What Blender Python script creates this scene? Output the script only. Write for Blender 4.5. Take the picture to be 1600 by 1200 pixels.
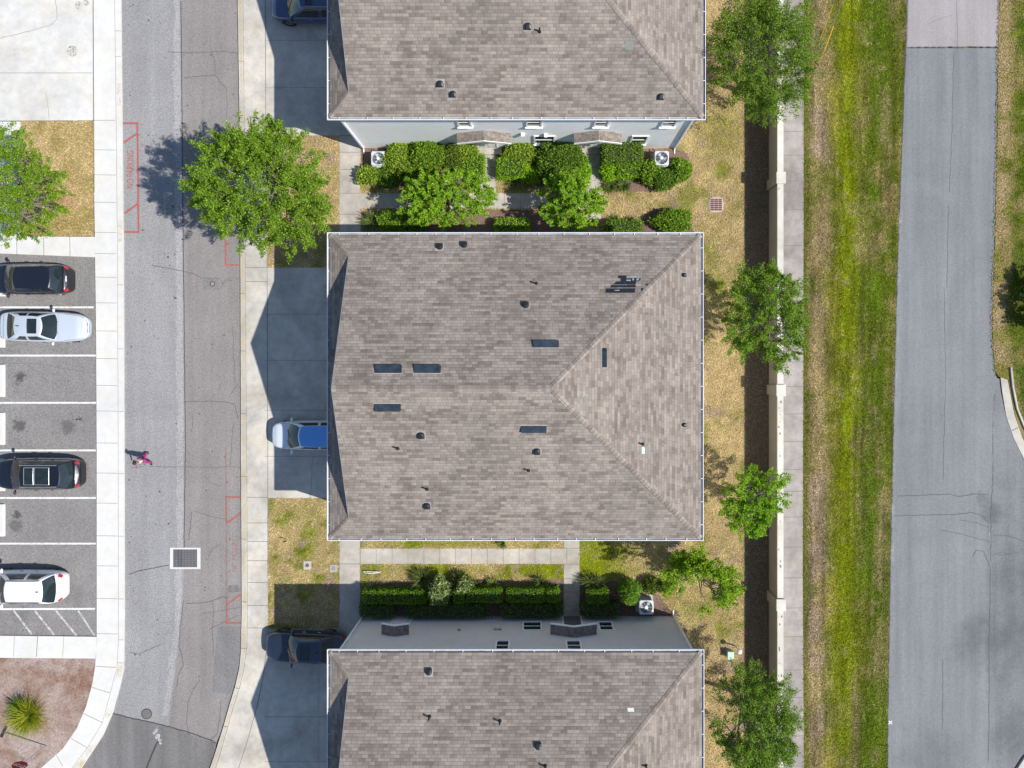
import bpy, math, random
import numpy as np
from mathutils import Vector, Matrix

for o in list(bpy.data.objects):
    bpy.data.objects.remove(o)
scene = bpy.context.scene
COL = scene.collection
R = math.radians

# ------------------------------------------------------------------ survey of the place
S = 27.0            # photo pixels per metre on the ground
HC = 41.0           # drone height
NX, NY = 838.0, 572.0   # photo pixel straight below the drone
CX, CY = (NX-800)/S, (600-NY)/S

def G(px, py, h=0.0):
    """point of the photograph -> metres, for something at height h"""
    k = (HC-h)/HC
    return (CX+(px-NX)/S*k, CY-(py-NY)/S*k, h)

def G2(px, py, h=0.0):
    p = G(px, py, h)
    return (p[0], p[1])

# ------------------------------------------------------------------ camera, sky, sun
cam_d = bpy.data.cameras.new('camera')
cam = bpy.data.objects.new('camera', cam_d)
COL.objects.link(cam)
cam.location = (CX, CY, HC)
cam_d.sensor_fit = 'HORIZONTAL'
cam_d.sensor_width = 36.0
cam_d.lens = 36.0*S*HC/1600.0
cam_d.shift_x = -(NX-800)/1600.0
cam_d.shift_y = -(600-NY)/1600.0
cam_d.clip_end = 2000
scene.camera = cam

SUN = Vector((0.835, -0.272, 1.0)).normalized()
SUN_EL = math.asin(SUN.z)
world = bpy.data.worlds.new('World')
scene.world = world
world.use_nodes = True
nt = world.node_tree
nt.nodes.clear()
wo = nt.nodes.new('ShaderNodeOutputWorld')
wb = nt.nodes.new('ShaderNodeBackground')
sk = nt.nodes.new('ShaderNodeTexSky')
sk.sky_type = 'NISHITA'
sk.sun_disc = False
sk.sun_elevation = SUN_EL
sk.sun_rotation = math.atan2(SUN.x, SUN.y)
sk.dust_density = 0.4
sk.ozone_density = 2.6
wb.inputs['Strength'].default_value = 0.10
nt.links.new(sk.outputs[0], wb.inputs[0])
nt.links.new(wb.outputs[0], wo.inputs[0])
sun_d = bpy.data.lights.new('sun', 'SUN')
sun_d.energy = 4.3
sun_d.angle = R(0.53)
sun_d.color = (1.0, 0.96, 0.885)
sun = bpy.data.objects.new('sun', sun_d)
COL.objects.link(sun)
sun.location = (30, -10, 60)
sun.rotation_euler = SUN.to_track_quat('Z', 'Y').to_euler()

scene.view_settings.view_transform = 'Standard'
scene.view_settings.look = 'None'
scene.view_settings.gamma = 1.0
scene.view_settings.exposure = 0.52

# ------------------------------------------------------------------ materials
class NT:
    """small helper to write node trees"""
    def __init__(s, name):
        s.m = bpy.data.materials.new(name)
        s.m.use_nodes = True
        s.t = s.m.node_tree
        s.b = s.t.nodes['Principled BSDF']
        s._c = None
    def n(s, typ, **kw):
        nd = s.t.nodes.new('ShaderNode'+typ)
        for k, v in kw.items():
            setattr(nd, k, v)
        return nd
    def l(s, a, b):
        s.t.links.new(a, b)
    def put(s, sock, v):
        if isinstance(v, bpy.types.NodeSocket):
            s.l(v, sock)
        else:
            sock.default_value = v
    @property
    def co(s):
        if s._c is None:
            s._c = s.n('TexCoord').outputs['Object']
        return s._c
    def map(s, scale=(1, 1, 1), rot=0.0, src=None):
        m = s.n('Mapping')
        m.inputs['Scale'].default_value = scale
        m.inputs['Rotation'].default_value = (0, 0, rot)
        s.l(src or s.co, m.inputs[0])
        return m.outputs[0]
    def noise(s, scale, detail=3, rough=.55, vec=None, dist=0.0):
        n = s.n('TexNoise')
        n.inputs['Scale'].default_value = scale
        n.inputs['Detail'].default_value = detail
        n.inputs['Roughness'].default_value = rough
        n.inputs['Distortion'].default_value = dist
        s.l(vec or s.co, n.inputs['Vector'])
        return n.outputs[0]
    def m_(s, op, a, b=0.0, clamp=False):
        n = s.n('Math', operation=op, use_clamp=clamp)
        s.put(n.inputs[0], a); s.put(n.inputs[1], b)
        return n.outputs[0]
    def ramp(s, fac, stops, interp='LINEAR'):
        n = s.n('ValToRGB')
        r = n.color_ramp
        r.interpolation = interp
        while len(r.elements) < len(stops):
            r.elements.new(0.5)
        for e, (p, c) in zip(r.elements, stops):
            e.position = p
            e.color = (c, c, c, 1) if isinstance(c, (int, float)) else (c[0], c[1], c[2], 1)
        s.l(fac, n.inputs[0])
        return n.outputs[0]
    def mix(s, fac, a, b, blend='MIX'):
        n = s.n('Mix', data_type='RGBA', blend_type=blend)
        s.put(n.inputs[0], fac)
        for sock, v in ((n.inputs[6], a), (n.inputs[7], b)):
            if isinstance(v, bpy.types.NodeSocket): s.l(v, sock)
            elif isinstance(v, (int, float)): sock.default_value = (v, v, v, 1)
            else: sock.default_value = (v[0], v[1], v[2], 1)
        return n.outputs[2]
    def mul(s, colr, val):
        n = s.n('Vector' 'Math', operation='SCALE')
        s.put(n.inputs[0], colr); s.put(n.inputs['Scale'], val)
        return n.outputs[0]
    def bump(s, h, strength=.3, dist=.02):
        n = s.n('Bump')
        n.inputs['Strength'].default_value = strength
        n.inputs['Distance'].default_value = dist
        s.l(h, n.inputs['Height'])
        s.l(n.outputs[0], s.b.inputs['Normal'])
    def done(s, color=None, rough=.8, metal=0.0, spec=.5, coat=0.0):
        if color is not None:
            sock = s.b.inputs['Base Color']
            if isinstance(color, bpy.types.NodeSocket): s.l(color, sock)
            else: sock.default_value = (color[0], color[1], color[2], 1)
        s.put(s.b.inputs['Roughness'], rough)
        s.b.inputs['Metallic'].default_value = metal
        s.b.inputs['Specular IOR Level'].default_value = spec
        s.b.inputs['Coat Weight'].default_value = coat
        return s.m

def plain(name, c, rough=.6, metal=0., spec=.5, coat=0., var=.12, scale=6.):
    t = NT(name)
    n = t.noise(scale, 4)
    f = t.ramp(n, [(.3, 1-var), (.7, 1+var*.4)])
    return t.done(t.mix(1.0, c, f, 'MULTIPLY'), rough, metal, spec, coat)

def concrete(name, c, dirt=.22, rough=.9):
    t = NT(name)
    big = t.noise(.35, 5, .6, dist=.6)
    mid = t.noise(2.2, 5, .65)
    fine = t.noise(38, 2, .6)
    f = t.ramp(big, [(.32, 1-dirt), (.62, 1.0)])
    f2 = t.ramp(mid, [(.3, 1-dirt*.5), (.6, 1.03)])
    f3 = t.ramp(fine, [(.25, .9), (.75, 1.06)])
    spots = t.ramp(t.noise(5.5, 2, .5), [(.74, 1.0), (.8, .8)])
    cc = t.mix(1, c, f, 'MULTIPLY')
    warm = t.mix(1, cc, t.mix(t.ramp(t.noise(.8, 3), [(.4, 0.), (.7, 1.)]), (1, 1, 1), (1.0, .965, .9)), 'MULTIPLY')
    cc = t.mix(1, t.mix(1, t.mix(1, warm, f2, 'MULTIPLY'), f3, 'MULTIPLY'), spots, 'MULTIPLY')
    t.bump(fine, .15, .01)
    return t.done(cc, rough, spec=.25)

def asphalt(name, c, c2=None, streak=.12, blotch=.18, speck=.5, stains=(), rot=0.0, spots=0.12):
    """weathered asphalt: speckle of aggregate, wheel-track streaks, blotches, oil drips at given places"""
    t = NT(name)
    c2 = c2 or tuple(v*.8 for v in c)
    agg = t.noise(15, 3, .8)
    agg2 = t.noise(9, 4, .8)
    big = t.noise(.22, 5, .62, dist=.8)
    st = t.noise(1.0, 4, .6, vec=t.map((1.6, .07, 1), rot))
    col = t.mix(t.ramp(big, [(.36, 0.), (.66, 1.)]), c2, c)
    col = t.mix(1, col, t.ramp(st, [(.3, 1-streak), (.7, 1+streak*.6)]), 'MULTIPLY')
    col = t.mix(1, col, t.ramp(agg, [(.25, 1-speck*.62), (.5, 1.0), (.78, 1+speck*.75)]), 'MULTIPLY')
    col = t.mix(1, col, t.ramp(agg2, [(.3, 1-blotch), (.68, 1+blotch*.5)]), 'MULTIPLY')
    sp = t.noise(3.2, 2, .5)
    col = t.mix(t.ramp(sp, [(.73, 0.), (.79, spots*2.5)]), col, tuple(v*.45 for v in c))
    for (x, y, r, a) in stains:
        d = t.n('VectorMath', operation='DISTANCE')
        wob = t.n('VectorMath', operation='MULTIPLY_ADD')
        nn = t.n('TexNoise'); nn.inputs['Scale'].default_value = max(.5, min(5.5, 1.3/r)); nn.inputs['Detail'].default_value = 5
        nn.inputs['Roughness'].default_value = .75
        t.l(t.co, nn.inputs['Vector'])
        t.l(nn.outputs['Color'], wob.inputs[0])
        wob.inputs[1].default_value = (r*2.6, r*2.6, 0)
        t.l(t.co, wob.inputs[2])
        t.l(wob.outputs[0], d.inputs[0])
        d.inputs[1].default_value = (x+r*1.3, y+r*1.3, 0)
        f = t.ramp(t.m_('DIVIDE', d.outputs['Value'], r*1.3), [(.38, a), (.72, 0.)] if r < .6 else [(.15, a), (.95, 0.)])
        col = t.mix(f, col, tuple(v*.25 for v in c))
    t.bump(agg, .5, .02)
    return t.done(col, .92, spec=.2)

def attr_mat(name, rough=.85, spec=.2, transl=0.0, grain=0.0):
    t = NT(name)
    a = t.n('Attribute', attribute_name='Col')
    c = a.outputs['Color']
    if grain:
        n = t.noise(14, 5, .8)
        c = t.mix(1, c, t.ramp(n, [(.28, 1-grain), (.7, 1+grain*.6)]), 'MULTIPLY')
        t.bump(n, .8, .05)
    t.done(c, rough, spec=spec)
    if transl:
        tr = t.n('BsdfTranslucent')
        t.l(t.mix(1, c, (1.15, 1.25, .6), 'MULTIPLY'), tr.inputs[0])
        mx = t.n('MixShader')
        mx.inputs[0].default_value = transl
        t.l(t.b.outputs[0], mx.inputs[1]); t.l(tr.outputs[0], mx.inputs[2])
        out = [n for n in t.t.nodes if n.type == 'OUTPUT_MATERIAL'][0]
        t.l(mx.outputs[0], out.inputs[0])
    return t.m

def shingle_mat():
    t = NT('roof_shingles')
    uv = t.n('UVMap'); uv.uv_map = 'UVMap'
    sx = t.n('SeparateXYZ'); t.l(uv.outputs[0], sx.inputs[0])
    u, v = sx.outputs[0], sx.outputs[1]
    vr = t.m_('DIVIDE', v, .150)
    row = t.m_('FLOOR', vr); fv = t.m_('FRACT', vr)
    w1 = t.n('TexWhiteNoise', noise_dimensions='1D'); t.l(row, w1.inputs['W'])
    uu = t.m_('ADD', t.m_('DIVIDE', u, .30), t.m_('MULTIPLY', w1.outputs[0], 13.7))
    cu = t.m_('FLOOR', uu); fu = t.m_('FRACT', uu)
    cb = t.n('CombineXYZ'); t.l(cu, cb.inputs[0]); t.l(row, cb.inputs[1])
    w2 = t.n('TexWhiteNoise', noise_dimensions='2D'); t.l(cb.outputs[0], w2.inputs['Vector'])
    # wider runs of one blend
    cb2 = t.n('CombineXYZ'); t.l(t.m_('FLOOR', t.m_('DIVIDE', uu, 2.6)), cb2.inputs[0]); t.l(row, cb2.inputs[1])
    w3 = t.n('TexWhiteNoise', noise_dimensions='2D'); t.l(cb2.outputs[0], w3.inputs['Vector'])
    mixv = t.m_('ADD', t.m_('MULTIPLY', w2.outputs[0], .55), t.m_('MULTIPLY', w3.outputs[0], .45))
    big = t.noise(.55, 4, .6, vec=uv.outputs[0])
    mixv = t.m_('ADD', mixv, t.m_('MULTIPLY', t.m_('SUBTRACT', big, .5), .9))
    c = t.ramp(mixv, [(.05, (.158, .131, .113)), (.30, (.204, .173, .150)), (.55, (.250, .214, .187)), (.8, (.285, .247, .216)), (1.0, (.315, .268, .226))])
    gr = t.noise(60, 2, .7, vec=uv.outputs[0])
    c = t.mix(1, c, t.ramp(gr, [(.25, .82), (.75, 1.14)]), 'MULTIPLY')
    cloud = t.noise(.23, 3, .5, vec=uv.outputs[0])
    c = t.mix(1, c, t.ramp(cloud, [(.3, .90), (.7, 1.06)]), 'MULTIPLY')
    stk = t.noise(1.0, 4, .65, vec=t.map((1.5, .13, 1), src=uv.outputs[0]))
    c = t.mix(1, c, t.ramp(stk, [(.3, .89), (.62, 1.05)]), 'MULTIPLY')
    gap_shade = t.m_('MAXIMUM', t.ramp(fv, [(.0, 1.), (.12, .9), (.2, 0.)]), t.ramp(fu, [(0., 1.), (.05, .8), (.09, 0.)]))  # tab gaps, plus butt-edge shadow lines painted along the rows
    c = t.mix(t.m_('MULTIPLY', gap_shade, .42), c, (.09, .078, .075))
    t.bump(t.m_('SUBTRACT', t.m_('ADD', t.m_('MULTIPLY', fv, -.5), t.m_('MULTIPLY', w2.outputs[0], .4)), gap_shade), .5, .012)
    return t.done(c, .93, spec=.15)

M = {}
M['shingle'] = shingle_mat()
M['conc_white'] = concrete('concrete_bright', (.60, .595, .585), .10)
M['conc_drive'] = concrete('concrete_driveway', (.545, .515, .465), .34)
M['conc_apron'] = concrete('concrete_apron', (.60, .59, .57), .22)
M['conc_walk'] = concrete('concrete_walkway', (.475, .44, .395), .36)
M['conc_old'] = concrete('concrete_weathered', (.37, .34, .325), .42)
M['joint'] = plain('joint_dark', (.17, .16, .15), .95)
M['joint_soft'] = plain('joint_soft', (.27, .255, .24), .95)
M['crack'] = plain('crack_dark', (.06, .055, .053), .98)
M['crack_soft'] = plain('crack_soft', (.115, .107, .105), .98)
M['crack_e'] = plain('crack_grey', (.105, .108, .115), .98)
M['paint_white'] = plain('road_paint_white', (.72, .72, .72), .7, var=.2, scale=9)
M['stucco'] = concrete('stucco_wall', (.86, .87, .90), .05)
M['stucco_shaded'] = concrete('stucco_shaded', (.62, .62, .635), .06)  # same stucco as above, darkened in colour for the shaded lower wall
M['stucco_tan'] = concrete('stucco_tan', (.36, .31, .235), .1)
M['cap_cream'] = concrete('cap_cream', (.62, .60, .54), .22)
M['white'] = plain('white_metal', (.74, .76, .80), .45, var=.06)
M['white_trim'] = plain('white_trim', (.78, .78, .78), .5, var=.05)
M['grey_metal'] = plain('grey_metal', (.36, .38, .40), .4, metal=.4)
M['gutter_in'] = plain('gutter_bed', (.30, .31, .33), .6, var=.4, scale=2)  # inside of the white gutter, greyed in colour for its shade
M['black'] = plain('black_plastic', (.013, .014, .017), .45)
M['black_rubber'] = plain('black_rubber', (.012, .012, .012), .85)
M['vent_metal'] = plain('vent_metal', (.045, .062, .085), .32, metal=.35, var=.45, scale=3)
M['glass'] = plain('window_glass', (.02, .028, .03), .04, spec=.7, var=.05)
M['car_glass'] = plain('car_glass', (.016, .024, .026), .03, spec=.8, var=.3, scale=3)
M['chrome'] = plain('chrome', (.7, .7, .72), .12, metal=1.)
M['rim'] = plain('alloy_rim', (.16, .165, .175), .45, metal=.6)
M['lamp_clear'] = plain('lamp_clear', (.62, .66, .7), .08, spec=.8)
M['lamp_red'] = plain('lamp_red', (.42, .015, .03), .1, spec=.8)
M['mulch'] = asphalt('bark_mulch', (.23, .15, .115), (.12, .08, .062), .05, .5, .9, spots=.3)
t = NT('faded_mulch')
c = t.mix(t.ramp(t.noise(.55, 6, .68, dist=.5), [(.40, 0.), (.62, 1.)]), (.36, .285, .255), (.215, .125, .085))
c = t.mix(1, c, t.ramp(t.noise(9, 4, .85), [(.3, .55), (.7, 1.35)]), 'MULTIPLY')
c = t.mix(t.ramp(t.noise(4.5, 4, .7), [(.60, 0.), (.68, .8)]), c, (.10, .055, .04))
t.bump(t.noise(20, 3, .8), .8, .03)
M['mulch_pink'] = t.done(c, .95, spec=.1)
M['bark'] = plain('tree_bark', (.22, .19, .165), .9, var=.3, scale=14)
M['leaf'] = attr_mat('foliage', .6, .10, .30)
M['blade'] = attr_mat('grass_blades', .85, .08, .18)
M['lawn'] = attr_mat('lawn_ground', .95, .05, 0, .6)
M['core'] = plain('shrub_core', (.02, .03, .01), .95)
M['red_paint'] = None

def worn_paint(name, c, wear=.5, scale=5.):
    """paint worn through to transparent in patches"""
    t = NT(name)
    n = t.noise(scale, 5, .75)
    n2 = t.noise(40, 2, .6)
    f = t.ramp(t.m_('ADD', t.m_('MULTIPLY', n, .7), t.m_('MULTIPLY', n2, .3)), [(wear-.12, 0.), (wear+.1, 1.)])
    t.done(c, .85, spec=.2)
    tr = t.n('BsdfTransparent')
    mx = t.n('MixShader')
    t.l(f, mx.inputs[0]); t.l(tr.outputs[0], mx.inputs[1]); t.l(t.b.outputs[0], mx.inputs[2])
    out = [n for n in t.t.nodes if n.type == 'OUTPUT_MATERIAL'][0]
    t.l(mx.outputs[0], out.inputs[0])
    return t.m
M['red_paint'] = worn_paint('red_paint', (.36, .10, .09), .34)
M['red_faded'] = worn_paint('red_paint_faded', (.40, .13, .10), .47)
M['red_ghost'] = worn_paint('red_paint_ghost', (.40, .15, .12), .545, 3)
M['white_worn'] = worn_paint('white_paint_worn', (.6, .6, .6), .50)
M['white_line'] = worn_paint('white_paint_line', (.66, .66, .66), .39)
M['yellow_worn'] = worn_paint('yellow_paint_worn', (.60, .45, .22), .58, 2.2)

# ------------------------------------------------------------------ mesh building
def tag(o, label=None, cat=None, group=None, kind=None):
    if label: o['label'] = label
    if cat: o['category'] = cat
    if group: o['group'] = group
    if kind: o['kind'] = kind
    return o

def empty(name, loc, label, cat, group=None, rz=0.0):
    o = bpy.data.objects.new(name, None)
    o.empty_display_size = .3
    COL.objects.link(o)
    o.location = loc
    o.rotation_euler = (0, 0, rz)
    return tag(o, label, cat, group)

class MB:
    def __init__(s):
        s.v = []; s.f = []; s.mi = []; s.uv = []
        s.cur = 0
    def add(s, verts, faces, uvs=None):
        b = len(s.v)
        s.v.extend([tuple(p) for p in verts])
        for i, f in enumerate(faces):
            s.f.append([b+j for j in f]); s.mi.append(s.cur)
            s.uv.append(uvs[i] if uvs else None)
        return s
    def box(s, x0, x1, y0, y1, z0, z1):
        v = [(x0, y0, z0), (x1, y0, z0), (x1, y1, z0), (x0, y1, z0), (x0, y0, z1), (x1, y0, z1), (x1, y1, z1), (x0, y1, z1)]
        return s.add(v, [(0, 3, 2, 1), (4, 5, 6, 7), (0, 1, 5, 4), (1, 2, 6, 5), (2, 3, 7, 6), (3, 0, 4, 7)])
    def prism(s, poly, z0, z1):
        a = sum(poly[i][0]*poly[(i+1) % len(poly)][1]-poly[(i+1) % len(poly)][0]*poly[i][1] for i in range(len(poly)))
        if a < 0: poly = poly[::-1]
        n = len(poly)
        v = [(p[0], p[1], z0) for p in poly]+[(p[0], p[1], z1) for p in poly]
        f = [tuple(range(n-1, -1, -1)), tuple(range(n, 2*n))]
        f += [(i, (i+1) % n, n+(i+1) % n, n+i) for i in range(n)]
        return s.add(v, f)
    def sheet(s, poly, z):
        a = sum(poly[i][0]*poly[(i+1) % len(poly)][1]-poly[(i+1) % len(poly)][0]*poly[i][1] for i in range(len(poly)))
        if a < 0: poly = poly[::-1]
        return s.add([(p[0], p[1], z) for p in poly], [tuple(range(len(poly)))])
    def line(s, pts, w, z):
        """flat strip following points (x, y)"""
        n = len(pts)
        v = []
        for i, p in enumerate(pts):
            a = pts[max(i-1, 0)]; b = pts[min(i+1, n-1)]
            dx, dy = b[0]-a[0], b[1]-a[1]
            L = math.hypot(dx, dy) or 1
            ww = w[i] if isinstance(w, (list, tuple)) else w
            nx, ny = -dy/L*ww/2, dx/L*ww/2
            v += [(p[0]+nx, p[1]+ny, z), (p[0]-nx, p[1]-ny, z)]
        return s.add(v, [(2*i, 2*i+1, 2*i+3, 2*i+2) for i in range(n-1)])
    def tube(s, pts, rad, n=6, cap=True):
        pts = [Vector(p) for p in pts]
        m = len(pts)
        ref = Vector((.31, .2, .93))
        vs = []
        for i, p in enumerate(pts):
            d = (pts[min(i+1, m-1)]-pts[max(i-1, 0)])
            d = d.normalized() if d.length > 1e-9 else Vector((0, 0, 1))
            a = d.cross(ref)
            if a.length < .05: a = d.cross(Vector((1, 0, 0)))
            a.normalize(); b = d.cross(a)
            r = rad[i] if isinstance(rad, (list, tuple)) else rad
            for k in range(n):
                t = 2*math.pi*k/n
                vs.append(p+a*(r*math.cos(t))+b*(r*math.sin(t)))
        f = []
        for i in range(m-1):
            for k in range(n):
                f.append((i*n+k, i*n+(k+1) % n, (i+1)*n+(k+1) % n, (i+1)*n+k))
        if cap:
            f.append(tuple(range(n-1, -1, -1))); f.append(tuple(range((m-1)*n, m*n)))
        return s.add(vs, f)
    def cyl(s, c, r, z0, z1, n=20, r2=None):
        return s.tube([(c[0], c[1], z0), (c[0], c[1], z1)], [r, r if r2 is None else r2], n)
    def grid(s, P, flip=False, closed=False):
        """P: rows x cols of points"""
        nr, nc = len(P), len(P[0])
        v = [p for r in P for p in r]
        f = []
        for i in range(nr-1):
            for j in range(nc if closed else nc-1):
                a, b, c, d = i*nc+j, i*nc+(j+1) % nc, (i+1)*nc+(j+1) % nc, (i+1)*nc+j
                f.append((d, c, b, a) if flip else (a, b, c, d))
        return s.add(v, f)
    def lathe(s, prof, c=(0, 0, 0), n=20, axis='Z'):
        P = []
        for r, h in prof:
            row = []
            for k in range(n):
                t = 2*math.pi*k/n
                if axis == 'Z': row.append((c[0]+r*math.cos(t), c[1]+r*math.sin(t), c[2]+h))
                else: row.append((c[0]+r*math.cos(t), c[1]+h, c[2]+r*math.sin(t)))
            P.append(row)
        return s.grid(P, closed=True)
    def build(s, name, mats, parent=None, org=None, smooth=False, fix=False):
        if not isinstance(mats, (list, tuple)): mats = [mats]
        vs = s.v
        if org is not None:
            vs = [(p[0]-org[0], p[1]-org[1], p[2]-org[2]) for p in vs]
        me = bpy.data.meshes.new(name)
        me.from_pydata(vs, [], s.f)
        for m in mats: me.materials.append(m)
        me.polygons.foreach_set('material_index', s.mi)
        if any(u is not None for u in s.uv):
            L = me.uv_layers.new(name='UVMap')
            flat = []
            for f, u in zip(s.f, s.uv):
                flat += list(u) if u is not None else [(0, 0)]*len(f)
            L.data.foreach_set('uv', [c for p in flat for c in p])
        if smooth:
            me.polygons.foreach_set('use_smooth', [True]*len(me.polygons))
        me.update()
        if fix:
            import bmesh
            bm = bmesh.new(); bm.from_mesh(me)
            bmesh.ops.recalc_face_normals(bm, faces=bm.faces)
            bm.to_mesh(me); bm.free()
        o = bpy.data.objects.new(name, me)
        COL.objects.link(o)
        if parent is not None: o.parent = parent
        return o

def np_mesh(name, V, T, C, mat, parent=None, smooth=False):
    """V (n,3) verts, T (m,3) tris, C (n,3) vertex colours"""
    me = bpy.data.meshes.new(name)
    n, m = len(V), len(T)
    me.vertices.add(n); me.vertices.foreach_set('co', np.ascontiguousarray(V, dtype=np.float32).ravel())
    me.loops.add(m*3); me.polygons.add(m)
    me.loops.foreach_set('vertex_index', np.ascontiguousarray(T, dtype=np.int32).ravel())
    me.polygons.foreach_set('loop_start', np.arange(0, m*3, 3, dtype=np.int32))
    me.polygons.foreach_set('loop_total', np.full(m, 3, dtype=np.int32))
    if C is not None:
        a = me.color_attributes.new('Col', 'FLOAT_COLOR', 'POINT')
        cc = np.ones((n, 4), dtype=np.float32); cc[:, :3] = C
        a.data.foreach_set('color', cc.ravel())
    me.materials.append(mat)
    me.update(calc_edges=True)
    me.validate()
    if smooth:
        me.polygons.foreach_set('use_smooth', [True]*len(me.polygons))
    o = bpy.data.objects.new(name, me)
    COL.objects.link(o)
    if parent is not None: o.parent = parent
    return o

def copy_tree(o, parent=None):
    c = o.copy(); COL.objects.link(c)
    if parent is not None: c.parent = parent
    for ch in list(o.children): copy_tree(ch, c)
    return c

# value noise for the colour of lawns
_rng = np.random.default_rng(7)
_lat = _rng.random((256, 256))
def vnoise(x, y, s, seed=0):
    x = np.asarray(x)*s+seed*17.3; y = np.asarray(y)*s+seed*9.1
    xi = np.floor(x).astype(int); yi = np.floor(y).astype(int)
    fx = x-xi; fy = y-yi
    fx = fx*fx*(3-2*fx); fy = fy*fy*(3-2*fy)
    g = lambda a, b: _lat[a % 256, b % 256]
    return (g(xi, yi)*(1-fx)+g(xi+1, yi)*fx)*(1-fy)+(g(xi, yi+1)*(1-fx)+g(xi+1, yi+1)*fx)*fy
def fbm(x, y, s, seed=0, o=3):
    t = 0; a = .5; n = 0
    for i in range(o):
        t = t+a*vnoise(x, y, s*2**i, seed+i*3); n += a; a *= .55
    return t/n

def inpoly(x, y, poly):
    x = np.asarray(x); y = np.asarray(y)
    c = np.zeros(x.shape, bool)
    n = len(poly)
    for i in range(n):
        x0, y0 = poly[i]; x1, y1 = poly[(i+1) % n]
        if y0 == y1: continue
        hit = ((y0 > y) != (y1 > y)) & (x < (x1-x0)*(y-y0)/(y1-y0)+x0)
        c ^= hit
    return c

# ================================================================== GROUND
def px_poly(pts, h=0.0):
    return [G2(x, y, h) for x, y in pts]
def rect(x0, x1, y0, y1):
    return [(x0, y0), (x1, y0), (x1, y1), (x0, y1)]

t = NT('ground_soil')
c = t.mix(t.ramp(t.noise(.3, 5), [(.35, 0.), (.65, 1.)]), (.12, .13, .04), (.26, .20, .09))
t.bump(t.noise(9, 4), .5, .05)
ground_mat = t.done(c, .95, spec=.1)
mb = MB(); mb.sheet(rect(-260, 260, -260, 260), -.17)
tag(mb.build('ground', ground_mat), kind='structure')

# ---- edges of the left street (photo pixels, ground level)
KL = [(187, -400), (188, 0), (190, 200), (192, 400), (193, 700), (193.5, 960), (192.5, 1045), (186, 1075), (175, 1115), (160, 1150), (127, 1200), (85, 1250), (30, 1300), (-60, 1360)]
SL = [(178, -400), (178.5, 0), (181, 200), (183, 400), (184, 700), (184.5, 1000), (182, 1043), (172, 1082), (159, 1130), (136, 1168), (112, 1200), (70, 1244), (18, 1290), (-70, 1345)]
IL = [(144, -400), (145, 0), (147, 300), (150, 500), (151, 700), (151, 1000), (149, 1040), (144, 1070), (134, 1105), (120, 1138), (98, 1170), (64, 1200), (25, 1232), (-30, 1270), (-120, 1310)]
KR = [(370, -400), (371, 0), (373, 120), (375, 300), (376, 600), (376.5, 750), (377.5, 960), (376, 1020), (374, 1042), (368, 1070), (359, 1100), (350, 1132), (335, 1180), (328, 1200), (305, 1260), (260, 1360), (200, 1460)]
KR2 = [(379, -400), (380, 0), (382, 200), (384, 500), (386, 750), (387, 960), (386, 1010), (382, 1042), (376, 1070), (364, 1108), (355, 1140), (343, 1182), (337, 1200), (314, 1262), (269, 1364), (208, 1465)]
SR = [(414, -400), (415, 0), (416, 200), (418, 420), (419, 700), (419, 900), (418.5, 1000), (411, 1060), (400, 1110), (386, 1160), (373, 1200), (345, 1280), (300, 1380)]
SEAM = [(280, -400), (281, 0), (283, 200), (286, 500), (288, 700), (286, 860), (284, 950), (278, 1010), (272, 1060), (265, 1110), (258, 1140), (243, 1172), (228, 1200), (190, 1280), (120, 1380)]

def interp_x(poly, y):
    return float(np.interp(y, [p[1] for p in poly], [p[0] for p in poly]))

ZR = -.12
dots_lane = []
M['asph_l'] = asphalt('asphalt_left_lane', (.285, .280, .284), (.248, .243, .246), .10, .14, .68)
M['asph_pale'] = asphalt('asphalt_pale_strip', (.335, .328, .332), (.29, .283, .287), .06, .14, .8)
M['asph_r'] = asphalt('asphalt_right_lane', (.252, .231, .224), (.218, .201, .196), .12, .14, .55)
M['asph_b'] = asphalt('asphalt_junction', (.198, .189, .187), (.160, .152, .151), .2, .16, .5, rot=R(25))
M['asph_patch'] = asphalt('asphalt_patch', (.218, .210, .213), (.175, .168, .168), .08, .14, .6)
stall_st = [(G2(30, 588)+(.38, .85)), (G2(25, 600)+(.2, .6)), (G2(28, 665)+(.5, .75)), (G2(105, 668)+(.55, .5)), (G2(24, 805)+(.33, .85)), (G2(24, 822)+(.5, .55)), (G2(122, 655)+(.12, .7)), (G2(35, 960)+(.6, .35)), (G2(120, 930)+(.8, .25)), (G2(90, 540)+(.6, .2))]
M['asph_park'] = asphalt('asphalt_parking', (.242, .230, .225), (.198, .189, .185), .06, .26, .6, stains=[(a, b, r, k) for (a, b, r, k) in stall_st])

def jit(pts, n, amp, seed):
    """a wandering line through the points"""
    rr = random.Random(seed)
    out = []
    for i in range(len(pts)-1):
        a, b = pts[i], pts[i+1]
        for k in range(n):
            t = k/n
            out.append((a[0]+(b[0]-a[0])*t+rr.uniform(-amp, amp), a[1]+(b[1]-a[1])*t+rr.uniform(-amp, amp)))
    out.append(pts[-1])
    return out

mb = MB()
cutL, cutR = (175, 1116), (336, 1163)
yS = [p for p in SEAM if p[1] < 1125]
left = [p for p in KL if p[1] < 1110]+[cutL, (262, 1137)]+yS[::-1]
mb.cur = 0; mb.sheet(px_poly(left), ZR)
right = yS+[(262, 1137), (336, 1163)]+[p for p in KR if p[1] < 1160][::-1]
mb.cur = 1; mb.sheet(px_poly(right), ZR)
bot = [cutL, (262, 1137), cutR]+[p for p in KR if p[1] > 1170]+[p for p in KL if p[1] > 1120][::-1]
mb.cur = 2; mb.sheet(px_poly(bot), ZR)
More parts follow.
